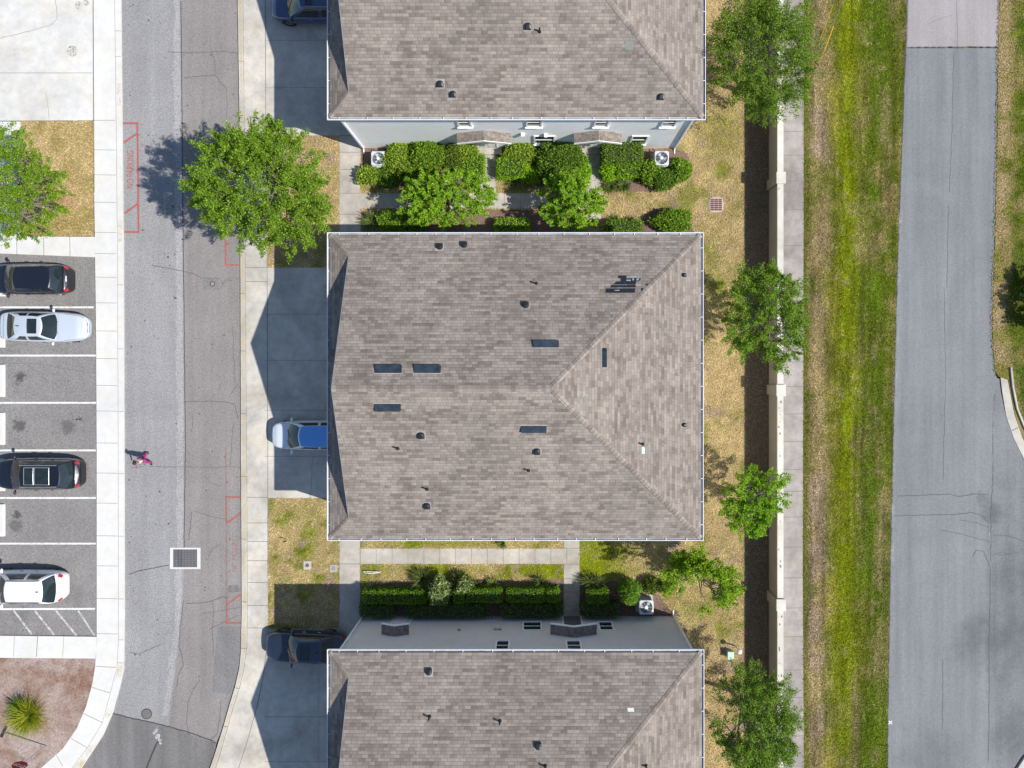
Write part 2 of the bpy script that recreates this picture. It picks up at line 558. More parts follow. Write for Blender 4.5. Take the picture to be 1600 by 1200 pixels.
# pale worn strip left of the seam
ysd = np.linspace(-100, 1120, 160)
sx = lambda y: interp_x(SEAM, y)
strip = [(sx(y)-12-5*(vnoise(y, 3, .06)-.5)-4*(vnoise(y, 9, .4)-.5), y) for y in ysd]+[(sx(y)-1.5-2*vnoise(y, 5, .2), y) for y in ysd[::-1]]
strip = px_poly(strip)
mb.cur = 3; mb.sheet(strip, ZR+.004)
# squarish patch of newer asphalt at the right kerb
mb.cur = 4; mb.sheet(px_poly([(338, 981), (375, 980), (373.5, 1040), (366, 1070), (360, 1086), (330, 1083), (334, 1030)]), ZR+.004)
mb.cur = 4; mb.sheet(px_poly([(316, 434), (339, 434), (339, 453), (316, 453)]), ZR+.004)
# cracks and seams
mb.cur = 5
CR = [([(281, 0), (283, 200), (286, 500), (288, 700), (286, 860)], .035, 8, .4),
      ([(236, 414), (262, 419), (283, 423), (300, 427), (314, 434)], .03, 6, .7),
      ([(347, 443), (352, 437), (362, 438)], .025, 4, .6), ([(316, 434), (339, 434), (345, 438), (347, 445), (339, 453)], .02, 4, .4),
      ([(260, 80), (300, 81), (345, 79), (371, 82)], .025, 6, .5), ([(286, 120), (318, 117), (336, 116), (343, 128), (352, 136)], .03, 6, .7),
      ([(327, 70), (334, 95), (336, 116)], .02, 6, .8), ([(352, 136), (354, 165), (352, 188)], .018, 5, .6),
      ([(287, 628), (320, 627), (350, 628), (366, 632), (370, 655)], .028, 7, .8), ([(232, 729), (262, 730), (290, 730), (340, 731), (356, 729), (376, 731)], .02, 7, .9),
      ([(370, 600), (357, 620)], .02, 5, .8), ([(364, 660), (361, 690), (358, 728)], .02, 7, .9),
      ([(299, 650), (300, 668), (296, 676)], .018, 4, .8), ([(298, 800), (296, 822), (293, 845)], .03, 5, .8),
      ([(200, 898), (215, 893), (232, 890), (250, 886), (262, 884)], .032, 6, .8), ([(222, 730), (205, 731)], .02, 4, .5),
      ([(290, 944), (315, 943), (330, 940), (345, 934), (356, 935)], .03, 6, .8), ([(330, 940), (333, 955), (330, 985), (332, 1010), (331, 1025)], .022, 7, .9),
      ([(285, 940), (280, 985), (278, 1012), (282, 1022), (285, 1040), (277, 1055), (275, 1075)], .03, 7, .8),
      ([(200, 1021), (215, 1023), (230, 1017), (250, 1008)], .025, 6, .8), ([(310, 1064), (300, 1080), (292, 1100), (290, 1130), (294, 1150)], .022, 7, .9),
      ([(175, 1116), (200, 1123), (225, 1128), (255, 1135), (290, 1145), (328, 1158), (336, 1163)], .05, 6, .6),
      ([(328, 1158), (338, 1148), (342, 1125), (344, 1095)], .024, 6, .9), ([(328, 1158), (334, 1175)], .03, 4, .6),
      ([(306, 800), (330, 808), (352, 812)], .018, 6, .7), ([(340, 610), (345, 598)], .018, 3, .6), ([(362, 510), (364, 560), (366, 600)], .018, 8, .8),
      ([(325, 870), (330, 858), (345, 850)], .016, 5, .8), ([(318, 745), (330, 756), (345, 760)], .015, 5, .8), ([(325, 985), (345, 975), (372, 962)], .02, 6, .8),
      ([(315, 960), (345, 955), (374, 950)], .016, 6, .7)]
for i, (p, w, n, a) in enumerate(CR):
    mb.cur = 5 if w >= .032 else 6
    mb.line([G2(x, y) for x, y in jit(p, n*2, a*.8, i)], w*1.25, ZR+.008)
rr = random.Random(21)
for i in range(170):
    y = rr.uniform(-30, 1110); x = rr.uniform(interp_x(KL, y)+4, interp_x(KR, y)-4); r = rr.choice((.7, .8, 1.0, 1.2, 1.7))
    mb.cur = 6 if i % 3 else 5
    mb.sheet([G2(x+r*math.cos(a)*rr.uniform(.6, 1.2), y+r*math.sin(a)*rr.uniform(.6, 1.2)) for a in np.linspace(0, 6.28, 8)[:-1]], ZR+.0085)
# dark drip patch, tyre seam below the junction
mb.cur = 2
mb.sheet([G2(364+10*math.cos(a)*(1+.2*math.sin(3*a)), 921+7*math.sin(a)*(1+.25*math.cos(2*a))) for a in np.linspace(0, 2*math.pi, 18)[:-1]], ZR+.006)
mb.cur = 5
mb.line([G2(x, y) for x, y in jit([(245, 1160), (236, 1180), (228, 1200), (215, 1230)], 4, .6, 77)], .10, ZR+.008)
tag(mb.build('road', [M['asph_l'], M['asph_r'], M['asph_b'], M['asph_pale'], M['asph_patch'], M['crack'], M['crack_soft']]), kind='structure')
# spilled white paint by the manhole
mb = MB()
rr = random.Random(3)
for (x, y, r) in [(243, 1143, 3.2), (239, 1147, 3), (246, 1151, 3.5), (248, 1158, 3), (243, 1153, 2.6), (249, 1163, 2)]:
    mb.sheet([G2(x+r*math.cos(a)*rr.uniform(.5, 1.2), y+r*math.sin(a)*rr.uniform(.6, 1.2)) for a in np.linspace(0, 6.28, 12)[:-1]], ZR+.012+.0006*len(mb.f))
tag(mb.build('road_paint', M['white_worn']), kind='structure')

# ---- left kerb, sidewalk
def band(mb, A, B, z0, z1):
    mb.prism(px_poly(A+B[::-1]), z0, z1)
def resample(P, ys):
    return [(interp_x(P, y), y) for y in ys]

mb = MB(); mb.cur = 0
band(mb, SL, KL, -.17, -.02)
mb.cur = 1
for y in [48, 88, 445, 545, 643, 740, 838, 936, 1000, 1036]:
    mb.line([G2(interp_x(SL, y)+.4, y), G2(interp_x(KL, y), y)], .03, -.016)
mb.line([G2(x+.3, y) for x, y in SL[1:-2]], .035, -.017)
kerb_mat = [M['conc_white'], M['joint_soft'], M['yellow_worn']]
mb.cur = 2
for (ya, yb) in [(130, 165), (345, 378), (1040, 1060), (1108, 1122), (1165, 1215)]:
    ys = np.linspace(ya, yb, 8)
    a = resample(SL, ys); b = resample(KL, ys)
    mb.sheet(px_poly([(x+2, y) for x, y in a]+[(x-.8, y) for x, y in b[::-1]]), -.012)
tag(mb.build('kerb', kerb_mat), kind='structure')

mb = MB(); mb.cur = 0
ysS = [p[1] for p in SL]
mb.prism(px_poly(IL+SL[::-1]), -.17, .0)
mb.cur = 1
for y in [234, 273, 316, 363, 396, 433, 473, 517, 560, 602, 642, 692, 739, 786, 837, 884, 935, 990]:
    mb.line([G2(interp_x(IL, y), y), G2(interp_x(SL, y)-.5, y+.5)], .03, .004)
for a, b in [((150, 1041), (181, 1043)), ((144, 1074), (173, 1083)), ((131, 1115), (160, 1129)), ((111, 1154), (136, 1168)), ((88, 1180), (98, 1197)), ((145, 188), (180, 188)), ((145, 42), (145.5, 40))]:
    mb.line([G2(*a), G2(*b)], .035, .004)
mb.line([G2(x+.5, y) for x, y in IL[1:3]], .035, .004)
tag(mb.build('sidewalk', [M['conc_white'], M['joint_soft']]), kind='structure')

# ---- right kerb and sidewalk of the left street
mb = MB(); band(mb, KR, KR2, -.17, -.02)
mb.cur = 2
ys = np.linspace(-300, 1230, 60)
a = resample(KR, ys); b = resample(KR2, ys)
mb.sheet(px_poly([(x+1.5, y) for x, y in a]+[(x-2, y) for x, y in b[::-1]]), -.014)
mb.cur = 1
mb.line([G2(x, y) for x, y in KR2[1:-2]], .04, -.012)
for y in [95, 190, 458, 548, 646, 744, 842, 940, 1013, 1075, 1135]:
    mb.line([G2(interp_x(KR, y), y), G2(interp_x(KR2, y), y+1)], .03, -.012)
tag(mb.build('kerb.001', [M['conc_drive'], M['joint'], M['yellow_worn']]), kind='structure')
mb = MB(); mb.prism(px_poly([p for p in KR2 if p[1] < 1300]+[(290, 1310)]+[p for p in SR if p[1] < 1300][::-1]), -.17, .010)
mb.cur = 1
mb.line([G2(x-.5, y) for x, y in SR[1:6]], .03, .0145)
for y in [418, 440, 777, 817, 846, 876, 910, 946, 981]:
    mb.line([G2(interp_x(KR2, y), y), G2(interp_x(SR, y), y)], .03, .0145)
mb.line([G2(x, y) for x, y in [(418.5, 1000), (411, 1060), (400, 1110), (386, 1160), (373, 1200), (345, 1280)]], .03, .0145)
tag(mb.build('sidewalk.001', [M['conc_drive'], M['joint']]), kind='structure')

# ---- parking court on the left
mb = MB(); mb.sheet(px_poly([(-500, 380), (-100, 390), (0, 396), (151, 402), (152, 1000), (-500, 1000)]), -.09)
mb.cur = 1
for i, (p, w) in enumerate([([(0, 568), (60, 568), (100, 576), (125, 580), (150, 582)], .02), ([(112, 560), (130, 575)], .015)]):
    mb.line([G2(x, y) for x, y in jit(p, 6, .8, 50+i)], w, -.085)
rr = random.Random(44)
for (sx_, sy_, sr, sa) in stall_st:
    if sr > .7: continue
    for i in range(22):
        q = rr.gauss(0, 1)*sr*.9; w_ = rr.gauss(0, 1)*sr*.9; r = rr.uniform(.015, .05)
        mb.sheet([(sx_+q+r*math.cos(a)*rr.uniform(.6, 1.3), sy_+w_+r*math.sin(a)*rr.uniform(.6, 1.3)) for a in np.linspace(0, 6.28, 7)[:-1]], -.0845)
tag(mb.build('parking_lot', [M['asph_park'], M['crack_soft']]), kind='structure')
mb = MB()
for y in [480, 555.5, 629.5, 704, 778.5, 850]:
    mb.line([G2(-110, y), G2(145 if y == 480 else 148.5, y)], .105, -.084)
mb.line([G2(-110, 953), G2(147, 952)], .105, -.084)
mb.cur = 1
for (a, b) in [((20, 955), (48, 992)), ((53, 955), (83, 993)), ((86, 955), (118, 994)), ((121, 955), (147, 995))]:
    mb.line([G2(*a), G2(*b)], .11, -.082)
tag(mb.build('parking_lines', [M['white_line'], M['white_worn']]), kind='structure')

# concrete of the left side
mb = MB()
mb.prism(px_poly([(-500, -400), (144, -400), (145, 0), (146, 188), (-500, 190)]), -.17, .0)
mb.cur = 1
mb.line([G2(-500, 114), G2(145, 114)], .035, .004)
mb.line([G2(144.5, -400), G2(146, 188)], .04, .004)
mb.line([G2(x, y) for x, y in jit([(72, 142), (75, 165), (77, 187)], 5, .6, 9)], .02, .004)
mb.cur = 2
mb.cur = 1; mb.line([G2(x, y) for x, y in jit([(0, 60), (40, 50), (78, 40), (90, 30), (88, 10), (86, 0)], 6, .8, 12)], .03, .005)
tag(mb.build('driveway', [M['conc_apron'], M['joint_soft'], M['conc_drive']]), kind='structure')
M['oil'] = worn_paint('oil_drips', (.07, .07, .075), .60, 9)
mb = MB()
rr = random.Random(5)
for (x, y, r) in [(113, 80, 9), (123, 8, 6), (135, 4, 5)]:
    mb.sheet([G2(x+r*math.cos(a), y+r*math.sin(a)) for a in np.linspace(0, 6.28, 14)[:-1]], .006)
tag(mb.build('oil_stain', M['oil']), kind='structure')
mb = MB()
mb.prism(px_poly(rect(-300, 32, 190, 372)), -.17, .004)
mb.prism(px_poly([(-500, 366), (148.5, 370), (151, 402), (0, 396), (-500, 383)]), -.17, -.004)
mb.prism(px_poly([(-500, 988), (150.5, 995), (150, 1029), (-500, 1024)]), -.17, .0)
mb.cur = 1
mb.line([G2(-100, 215), G2(32, 215)], .03, .009); mb.line([G2(-100, 262), G2(32, 262)], .03, .009)
for x in [26, 68, 109]: mb.line([G2(x, 368), G2(x+.5, 400)], .03, .001)
for x, w in [(22, .02), (58, .035), (99, .02), (-20, .03)]: mb.line([G2(x+1, 991), G2(x-1, 1026)], w, .004)
tag(mb.build('sidewalk.002', [M['conc_white'], M['joint']]), kind='structure')

# ---- driveways in front of the three garages and the walkways between the houses
DRV = [[(414, -400), (568, -400), (568, 212), (530, 212), (416, 211)],
       [(418, 418), (568, 418), (568, 778), (419, 778)],
       [(419, 982), (568, 982), (568, 1500), (300, 1500), (300, 1380), (345, 1280), (373, 1200), (386, 1160), (400, 1110), (411, 1060), (418.5, 1000)]]
mb = MB()
for p in DRV:
    mb.cur = 0; mb.prism(px_poly(p), -.17, .006)
mb.cur = 1
for y in [-60, 63, 137, 491, 563, 641, 713, 1120, 1190]:
    mb.line([G2(414, y), G2(568, y)], .03, .012)
mb.line([G2(x, y) for x, y in jit([(490, 713), (487, 735), (487, 760), (484, 778)], 5, .5, 3)], .03, .012)
mb.line([G2(x, y) for x, y in jit([(418, 1000), (411, 1060), (402, 1105)], 1, 0, 3)], .03, .012)
for x in [498]: mb.line([G2(x, 982), G2(x, 1400)], .022, .012)
tag(mb.build('driveway.001', [M['conc_drive'], M['joint_soft']]), kind='structure')
WALK = [rect(530.5, 563, 211, 362), rect(563, 940, 302, 326), rect(751, 775, 240, 302), rect(915, 939.5, 240, 302), rect(915, 939.5, 326, 346),
        rect(530.5, 563, 800, 1000), rect(563, 905.5, 857, 881), rect(881, 905.5, 800, 857), rect(881, 905.5, 881, 950)]
mb = MB()
for p in WALK:
    mb.cur = 0; mb.prism(px_poly(p), -.17, .012+.0007*len(mb.f) % .003)
mb.cur = 1
for y in [212, 238, 265, 302, 335, 881]: mb.line([G2(530.5, y), G2(563, y)], .03, .020)
for x in np.arange(588, 890, 24.8): mb.line([G2(x, 857), G2(x, 881)], .018, .020)
for x in np.arange(588, 930, 25): mb.line([G2(x, 302), G2(x, 326)], .018, .020)
for y in [856.5, 881.5, 904, 925]: mb.line([G2(881, y), G2(905.5, y)], .025, .020)
for y in [262, 282]: mb.line([G2(751, y), G2(775, y)], .02, .020); mb.line([G2(915, y), G2(939, y)], .02, .020)
mb.line([G2(563, 800), G2(563, 950)], .03, .020)
tag(mb.build('walkway', [M['conc_walk'], M['joint']]), kind='structure')
# planting beds
BEDS = [[(564, 232), (640, 232), (745, 232), (745, 300), (640, 290), (600, 292), (564, 288)], [(778, 232), (914, 232), (914, 296), (840, 292), (778, 280)],
        [(941, 232), (1056, 233), (1075, 240), (1080, 262), (1062, 285), (1020, 300), (985, 300), (941, 282)],
        [(1000, 362), (1004, 340), (1020, 326), (1045, 322), (1070, 335), (1085, 362), (1085, 395), (1000, 395)],
        [(564, 330), (700, 328), (830, 328), (912, 328), (912, 395), (564, 395)], [(945, 345), (1000, 345), (1000, 395), (945, 395)],
        [(565, 918), (620, 908), (760, 905), (830, 908), (880, 903), (880, 962), (565, 962)], [(906, 905), (960, 908), (1000, 915), (1030, 930), (1052, 958), (1045, 962), (906, 962)]]
mb = MB()
for p in BEDS: mb.sheet([G2(x, y) for x, y in jit(p+[p[0]], 5, .9, len(p))[:-1]], .005+.0004*len(mb.f))
tag(mb.build('mulch_bed', M['mulch']), kind='structure')
mb = MB()
mb.prism(px_poly([(-500, 1024), (150, 1027)]+[(x, y) for x, y in IL if y > 1030]+[(-200, 1340), (-500, 1400)]), -.17, -.012)
tag(mb.build('mulch_bed.001', M['mulch_pink']), kind='structure')

# ---- east sidewalk
mb = MB()
mb.prism(px_poly([(1222, -400), (1254, -400), (1256, 0), (1255, 600), (1254, 900), (1256, 1200), (1257, 1600), (1222, 1600)]), -.17, .016)
mb.cur = 1
for y in [24, 206, 243, 283, 328, 384, 470, 530, 566, 604, 647, 690, 734, 768, 808, 855, 903, 950, 995, 1047, 1090, 1150, 1197]:
    mb.line([G2(1222, y), G2(1255, y-.5)], .028, .020)
tag(mb.build('sidewalk.003', [M['conc_old'], M['joint']]), kind='structure')

# ---- right-hand road
RL = [(1419, -400), (1416, 0), (1414, 75), (1408, 220), (1404, 330), (1400, 450), (1396, 600), (1393, 750), (1390, 870), (1388, 1000), (1386, 1100), (1386, 1200), (1383, 1600)]
RRE = [(1563, -400), (1562, 0), (1560, 75), (1558, 250), (1554, 400), (1551, 520), (1555, 580), (1562, 592), (1564, 610), (1572, 650), (1584, 684), (1600, 716), (1640, 770), (1720, 840), (1900, 900)]
ES = [G2(1575, 990)+(2.6, .40), G2(1600, 900)+(1.7, .35), G2(1520, 1010)+(1.5, .22), G2(1590, 1150)+(1.6, .35), G2(1450, 1195)+(2.2, .25), G2(1552, 800)+(.7, .45), G2(1535, 780)+(.5, .3)]
M['asph_e'] = asphalt('asphalt_new', (.205, .211, .220), (.181, .187, .196), .16, .08, .36, stains=ES, spots=.05)
M['asph_e2'] = asphalt('asphalt_new_worn', (.200, .206, .215), (.162, .168, .177), .12, .12, .42, stains=ES, rot=R(20), spots=.06)
M['asph_pink'] = asphalt('asphalt_old_pale', (.325, .300, .305), (.285, .262, .266), .12, .08, .2)
M['asph_brown'] = worn_paint('mud_trace', (.175, .155, .15), .5, 2.5)
M['dust'] = worn_paint('pale_dust', (.34, .35, .36), .57, 1.2)
M['grime'] = worn_paint('dark_grime', (.13, .136, .15), .56, 2.5)
mb = MB()
top = [(1419, -400), (1416, 0), (1414, 73), (1560, 73), (1562, 0), (1563, -400)]
mb.cur = 0; mb.sheet(px_poly([(x+4 if x < 1500 else x, y) for x, y in top]), -.026)
low = [(x, y) for x, y in RL if y >= 75]+[(1560, 1600), (1557, 1200), (1551, 900), (1554, 640), (1557, 590), (1555, 580), (1551, 520), (1554, 400), (1558, 250), (1560, 75)]
mb.cur = 1; mb.sheet(px_poly(low), -.03)
side = [(1557, 590), (1554, 640), (1551, 900), (1557, 1200), (1560, 1600), (1900, 1600), (1900, 900)]+[p for p in RRE if p[1] > 590][::-1]
mb.cur = 2; mb.sheet(px_poly(side), -.03)
mb.cur = 1
mb.sheet(px_poly([(1411, -400), (1410, 0), (1409, 90), (1420, 80), (1421, 0), (1424, -400)]), -.028)
mb.cur = 3
EC = [([(1404, 775), (1440, 774), (1480, 772), (1500, 776), (1520, 772), (1545, 773)], .07), ([(1396, 806), (1440, 805), (1490, 804), (1520, 801), (1536, 806), (1546, 818)], .065),
      ([(1470, 828), (1500, 834), (1530, 842), (1555, 848)], .05), ([(1552, 836), (1575, 838), (1600, 845), (1650, 850)], .06), ([(1520, 870), (1526, 860), (1538, 862), (1546, 885)], .05),
      ([(1550, 868), (1565, 863), (1578, 866)], .04), ([(1500, 812), (1525, 817), (1545, 824)], .05), ([(1560, 868), (1590, 864), (1620, 868)], .03)]
for i, (p, w) in enumerate(EC):
    mb.cur = 4; mb.line([G2(x, y) for x, y in jit(p, 6, .7, 100+i)], w*.62, -.022)
mb.cur = 4
for i, (p, w) in enumerate([([(1483, 320), (1481, 400), (1480, 450)], .03), ([(1495, 0), (1497, 73)], .02), ([(1491, 80), (1488, 200), (1484, 300)], .02), ([(1473, 1030), (1474, 1080), (1473, 1140)], .03), ([(1552, 740), (1549, 800), (1548, 880), (1546, 1000), (1546, 1100), (1545, 1190)], .04), ([(1450, 38), (1465, 30), (1490, 23)], .018), ([(1476, 450), (1478, 600), (1474, 750)], .02), ([(1414, 74), (1450, 73.5), (1500, 73), (1560, 73)], .06)]):
    mb.line([G2(x, y) for x, y in jit(p, 14, .7, 200+i)], w*(.6 if i != 7 else 1), -.0215)
mb.cur = 5
mb.line([G2(x, y) for x, y in jit([(1555, 615), (1553, 650), (1552, 700), (1552, 738)], 6, .4, 8)], .07, -.021)
mb.cur = 6
mb.line([G2(1553, 628), G2(1552.5, 660), G2(1551, 735)], .06, -.020)
mb.line([G2(x, y) for x, y in jit([(1547, 830), (1546.5, 860), (1547, 888)], 6, .4, 8)], .12, -.020)
mb.sheet(px_poly([(1398, 760), (1402, 600), (1407, 450), (1411, 330), (1405, 330), (1399, 600), (1394, 760), (1391, 1000), (1396, 1000)]), -.0195)
mb.cur = 3
ysd = np.linspace(-80, 1260, 170)
mb.line([G2(interp_x(RL, y)+1.0+1.2*(vnoise(y, 2, .12)-.5), y) for y in ysd], [.05+.09*float(vnoise(y, 7, .1)) for y in ysd], -.020)
tag(mb.build('road.001', [M['asph_pink'], M['asph_e'], M['asph_e2'], M['crack'], M['crack_e'], M['asph_brown'], M['dust'], M['grime']]), kind='structure')
mb = MB()
for a in (R(45), R(-45)):
    x, y = G2(1391.5, 1129)
    mb.line([(x-.13*math.cos(a), y-.13*math.sin(a)), (x+.13*math.cos(a), y+.13*math.sin(a))], .055, -.016-.002*(a > 0))
tag(mb.build('road_marking', M['paint_white']), kind='structure')

# ---- kerb of the turning on the right
KO = [(1563, 582), (1566, 610), (1572.5, 650), (1584, 684), (1600, 716), (1640, 768), (1720, 836), (1900, 895)]
KM = [(1573, 580), (1577, 606), (1584, 642), (1595, 672), (1611, 702), (1648, 750), (1726, 818), (1900, 876)]
KI = [(1580, 574), (1583, 604), (1590, 639), (1601, 667), (1617, 696), (1653, 743), (1730, 810), (1900, 867)]
mb = MB(); band(mb, KO, KM, -.17, -.012)
mb.cur = 1; band(mb, [(x+1.2, y-.6) for x, y in KM], [(x-2, y) for x, y in KI], -.17, -.03)  # gutter strip in a dark colour that stands for the shadow line
mb.cur = 0; band(mb, [(x-2.6, y) for x, y in KI], KI, -.17, .10)
mb.cur = 2
mb.line([G2(1581, 673), G2(1591, 668)], .05, -.009)
tag(mb.build('kerb.002', [M['conc_drive'], M['crack_soft'], M['joint']]), kind='structure')
mb = MB(); mb.prism(px_poly([(1586, 1204), (1600, 1182), (1680, 1120), (1690, 1130), (1610, 1196), (1596, 1216)]), -.17, .09)
tag(mb.build('kerb.003', M['conc_drive']), kind='structure')

# ---- red kerbside markings
mb = MB()
z = ZR+.016
def pl(mb, pts, w, z=z): mb.line([G2(x, y) for x, y in pts], w, z)
pl(mb, [(190.5, 191.5), (213, 191.5)], .11); pl(mb, [(213, 190), (214, 260), (215, 364)], .10, z+.001)
pl(mb, [(191.5, 222), (213, 207.5)], .11, z+.002); pl(mb, [(192.5, 333), (214, 317.5)], .11, z+.002); pl(mb, [(192.5, 362), (214.5, 362)], .11, z+.002)
mb.cur = 1
pl(mb, [(351.5, 372), (351.5, 415)], .10); pl(mb, [(350, 413.5), (372, 414)], .10, z+.001); pl(mb, [(349, 385), (358, 378)], .1, z+.002)
pl(mb, [(350.5, 777.5), (375, 777.5)], .11); pl(mb, [(352, 777), (352.5, 818)], .09, z+.001); pl(mb, [(352, 819), (375, 803)], .11, z+.002)
pl(mb, [(352, 947), (375, 930)], .10); pl(mb, [(353, 945), (353.5, 976)], .09, z+.001); pl(mb, [(351, 974.5), (377, 974.5)], .10, z+.002)
mb.cur = 2
pl(mb, [(351.8, 700), (352, 777)], .05); pl(mb, [(352.5, 819), (352.8, 945)], .07)
tag(mb.build('road_marking.001', [M['red_paint'], M['red_faded'], M['red_ghost']]), kind='structure')

def text_mesh(name, s, size, loc, rot, mat, ext=0.0, sx=1.0, parent=None):
    cu = bpy.data.curves.new(name, 'FONT')
    cu.body = s; cu.size = size; cu.align_x = 'CENTER'; cu.align_y = 'CENTER'; cu.extrude = ext
    tmp = bpy.data.objects.new('tmp', cu); COL.objects.link(tmp)
    dg = bpy.context.evaluated_depsgraph_get()
    me = bpy.data.meshes.new_from_object(tmp.evaluated_get(dg))
    bpy.data.objects.remove(tmp); bpy.data.curves.remove(cu)
    for v in me.vertices: v.co.x *= sx
    me.materials.clear(); me.materials.append(mat)
    me.name = name
    o = bpy.data.objects.new(name, me); COL.objects.link(o)
    o.location = loc; o.rotation_euler = rot
    if parent: o.parent = parent
    return o
x, y = G2(202.5, 264)
tag(text_mesh('road_marking.002', 'NO PARKING', .56, (x, y, z), (0, 0, R(90)), M['red_paint'], sx=.66), kind='structure')
x, y = G2(366, 866)
tag(text_mesh('road_marking.003', 'NO PARKING', .46, (x, y, z), (0, 0, R(90)), M['red_ghost'], sx=.75), kind='structure')

# ================================================================== LAWNS
STRAW = np.array((.48, .365, .185)); TAN = np.array((.40, .30, .16)); DRY = np.array((.32, .245, .105)); OLIVE = np.array((.125, .140, .018))
GREEN = np.array((.060, .110, .005)); LIME = np.array((.23, .275, .006)); YEL = np.array((.33, .29, .05)); BARE = np.array((.33, .245, .195)); DKG = np.array((.055, .075, .02))
def mixc(a, b, f):
    b = np.asarray(b)
    f = np.clip(f, 0, 1)[:, None]
    return a*(1-f)+b*f
def sm(a, b, x):
    t = np.clip((x-a)/(b-a), 0, 1); return t*t*(3-2*t)
def blob(x, y, cx, cy, rx, ry):
    return np.exp(-(((x-cx)/rx)**2+((y-cy)/ry)**2))

def col_house(x, y):
    c = mixc(np.tile(STRAW, (len(x), 1)), np.tile(TAN, (len(x), 1)), sm(.3, .7, fbm(x, y, .06, 1)))
    g = fbm(x, y, .035, 5, 4)
    c = mixc(c, DRY, sm(.45, .75, fbm(x, y, .11, 8))*.7)
    gl = sm(.53, .74, g)*.65
    gl = gl+.9*blob(x, y, 930, 880, 45, 40)+.85*blob(x, y, 845, 890, 50, 12)+.35*blob(x, y, 700, 893, 130, 10)+.5*blob(x, y, 690, 850, 110, 5)+.6*blob(x, y, 480, 862, 20, 20)+.35*blob(x, y, 470, 800, 45, 20)
    gl = gl+.45*blob(x, y, 1110, 400, 14, 40)+.5*blob(x, y, 1130, 210, 40, 45)+.3*blob(x, y, 1120, 450, 40, 50)+.4*blob(x, y, 1085, 950, 40, 25)+.4*blob(x, y, 1107, 880, 8, 30)
    gl = gl*(1-.85*blob(x, y, 1130, 590, 40, 50))*(1-.6*blob(x, y, 490, 300, 60, 120))
    gl = gl+.35*sm(.55, .7, fbm(x, y, .09, 31))*sm(840, 870, y)*(1-sm(960, 1000, y))
    c = mixc(c, mixc(np.tile(OLIVE, (len(x), 1)), LIME, sm(.3, .8, fbm(x, y, .2, 12))), gl)
    gg = blob(x, y, 930, 876, 38, 34)+.8*blob(x, y, 850, 890, 40, 9)+.7*blob(x, y, 690, 849, 110, 4)+.45*blob(x, y, 660, 886, 60, 6)
    c = mixc(c, LIME*.92, gg*.85*sm(.15, .5, fbm(x, y, .12, 81)))
    b = sm(.68, .82, fbm(x, y, .045, 19))
    c = mixc(c, BARE, b*.7+.8*blob(x, y, 1125, 900, 14, 18)+.6*blob(x, y, 1060, 250, 14, 8)+.8*blob(x, y, 1140, 1040, 18, 10)+.7*blob(x, y, 1133, 1012, 14, 8))
    # strip along the foot of the wall is a darker brown
    c = mixc(c, np.array((.20, .145, .105)), sm(1158, 1168, x)*.85)
    return c
def col_verge(x, y):
    n = len(x)
    c = np.tile(OLIVE*.9, (n, 1))
    wob = 8*(fbm(x, y, .012, 2)-.5)+5*(fbm(x, y, .05, 9)-.5)
    xx = x+wob+(y-600)*.008
    c = mixc(c, DRY*.75, sm(.45, .7, fbm(x, y, .04, 11))*.7)
    lime = np.exp(-((xx-1324)/21)**2)
    c = mixc(c, LIME*.80, lime*.85*sm(.12, .45, fbm(x, y, .018, 6)))
    c = mixc(c, YEL, np.exp(-((xx-1301)/9)**2)*sm(.55, .75, fbm(x*.3, y, .01, 15))*.75)
    tan = np.exp(-((xx-1278)/14)**2)
    c = mixc(c, TAN*.82, tan*.85*sm(.2, .55, fbm(x, y, .03, 4)))
    c = mixc(c, BARE*.85, tan*.7*sm(.45, .65, fbm(x, y, .02, 24)))
    c = mixc(c, (.085, .135, .006), np.exp(-((xx-1366)/26)**2)*sm(.15, .5, fbm(x, y*.5, .02, 14))*.85)
    c = mixc(c, DKG, np.exp(-((xx-1348)/4)**2)*sm(.35, .7, fbm(x, y*.3, .02, 33))*.8)
    c = mixc(c, TAN*.8, (sm(.66, .82, fbm(x, y, .06, 17))*.6+np.exp(-((xx-1376)/9)**2)*sm(.5, .7, fbm(x, y*.5, .02, 41))*.7)*.8)
    c = mixc(c, TAN*.75, np.exp(-((xx-1340)/7)**2)*sm(.45, .7, fbm(x, y*.4, .02, 51))*.7)
    c = mixc(c, OLIVE, np.exp(-((x-1258)/4)**2)*.6)
    st = fbm(x*1.0, y*.06, .22, 61, 2)
    c = c*(1+(st-.5)*.9)[:, None]
    cl = fbm(x, y, .35, 71, 2)
    c = c*(1+(cl-.5)*.7)[:, None]
    return np.clip(c, 0, 1)
def col_right(x, y):
    n = len(x)
    c = mixc(np.tile(OLIVE, (n, 1)), DRY, sm(.35, .65, fbm(x, y, .05, 21))*.7)
    edge = np.interp(y, [p[1] for p in RRE], [p[0] for p in RRE])
    c = mixc(c, TAN*.9, np.exp(-((x-edge-9)/12)**2)*sm(.2, .6, fbm(x, y, .03, 3)))
    c = mixc(c, GREEN, sm(22, 34, x-edge)*.8*sm(.25, .6, fbm(x, y, .03, 13)))
    c = mixc(c, LIME*.8, sm(.6, .75, fbm(x, y, .06, 29))*.5)
    return c
def col_patch(x, y):
    c = mixc(np.tile(DRY*1.12, (len(x), 1)), STRAW*.9, sm(.3, .65, fbm(x, y, .05, 2)))
    c = mixc(c, np.array((.25, .20, .06)), sm(.5, .7, fbm(x, y, .04, 8))*.6)
    c = mixc(c, np.array((.42, .25, .15)), .8*blob(x, y, 95, 312, 22, 14))
    return c

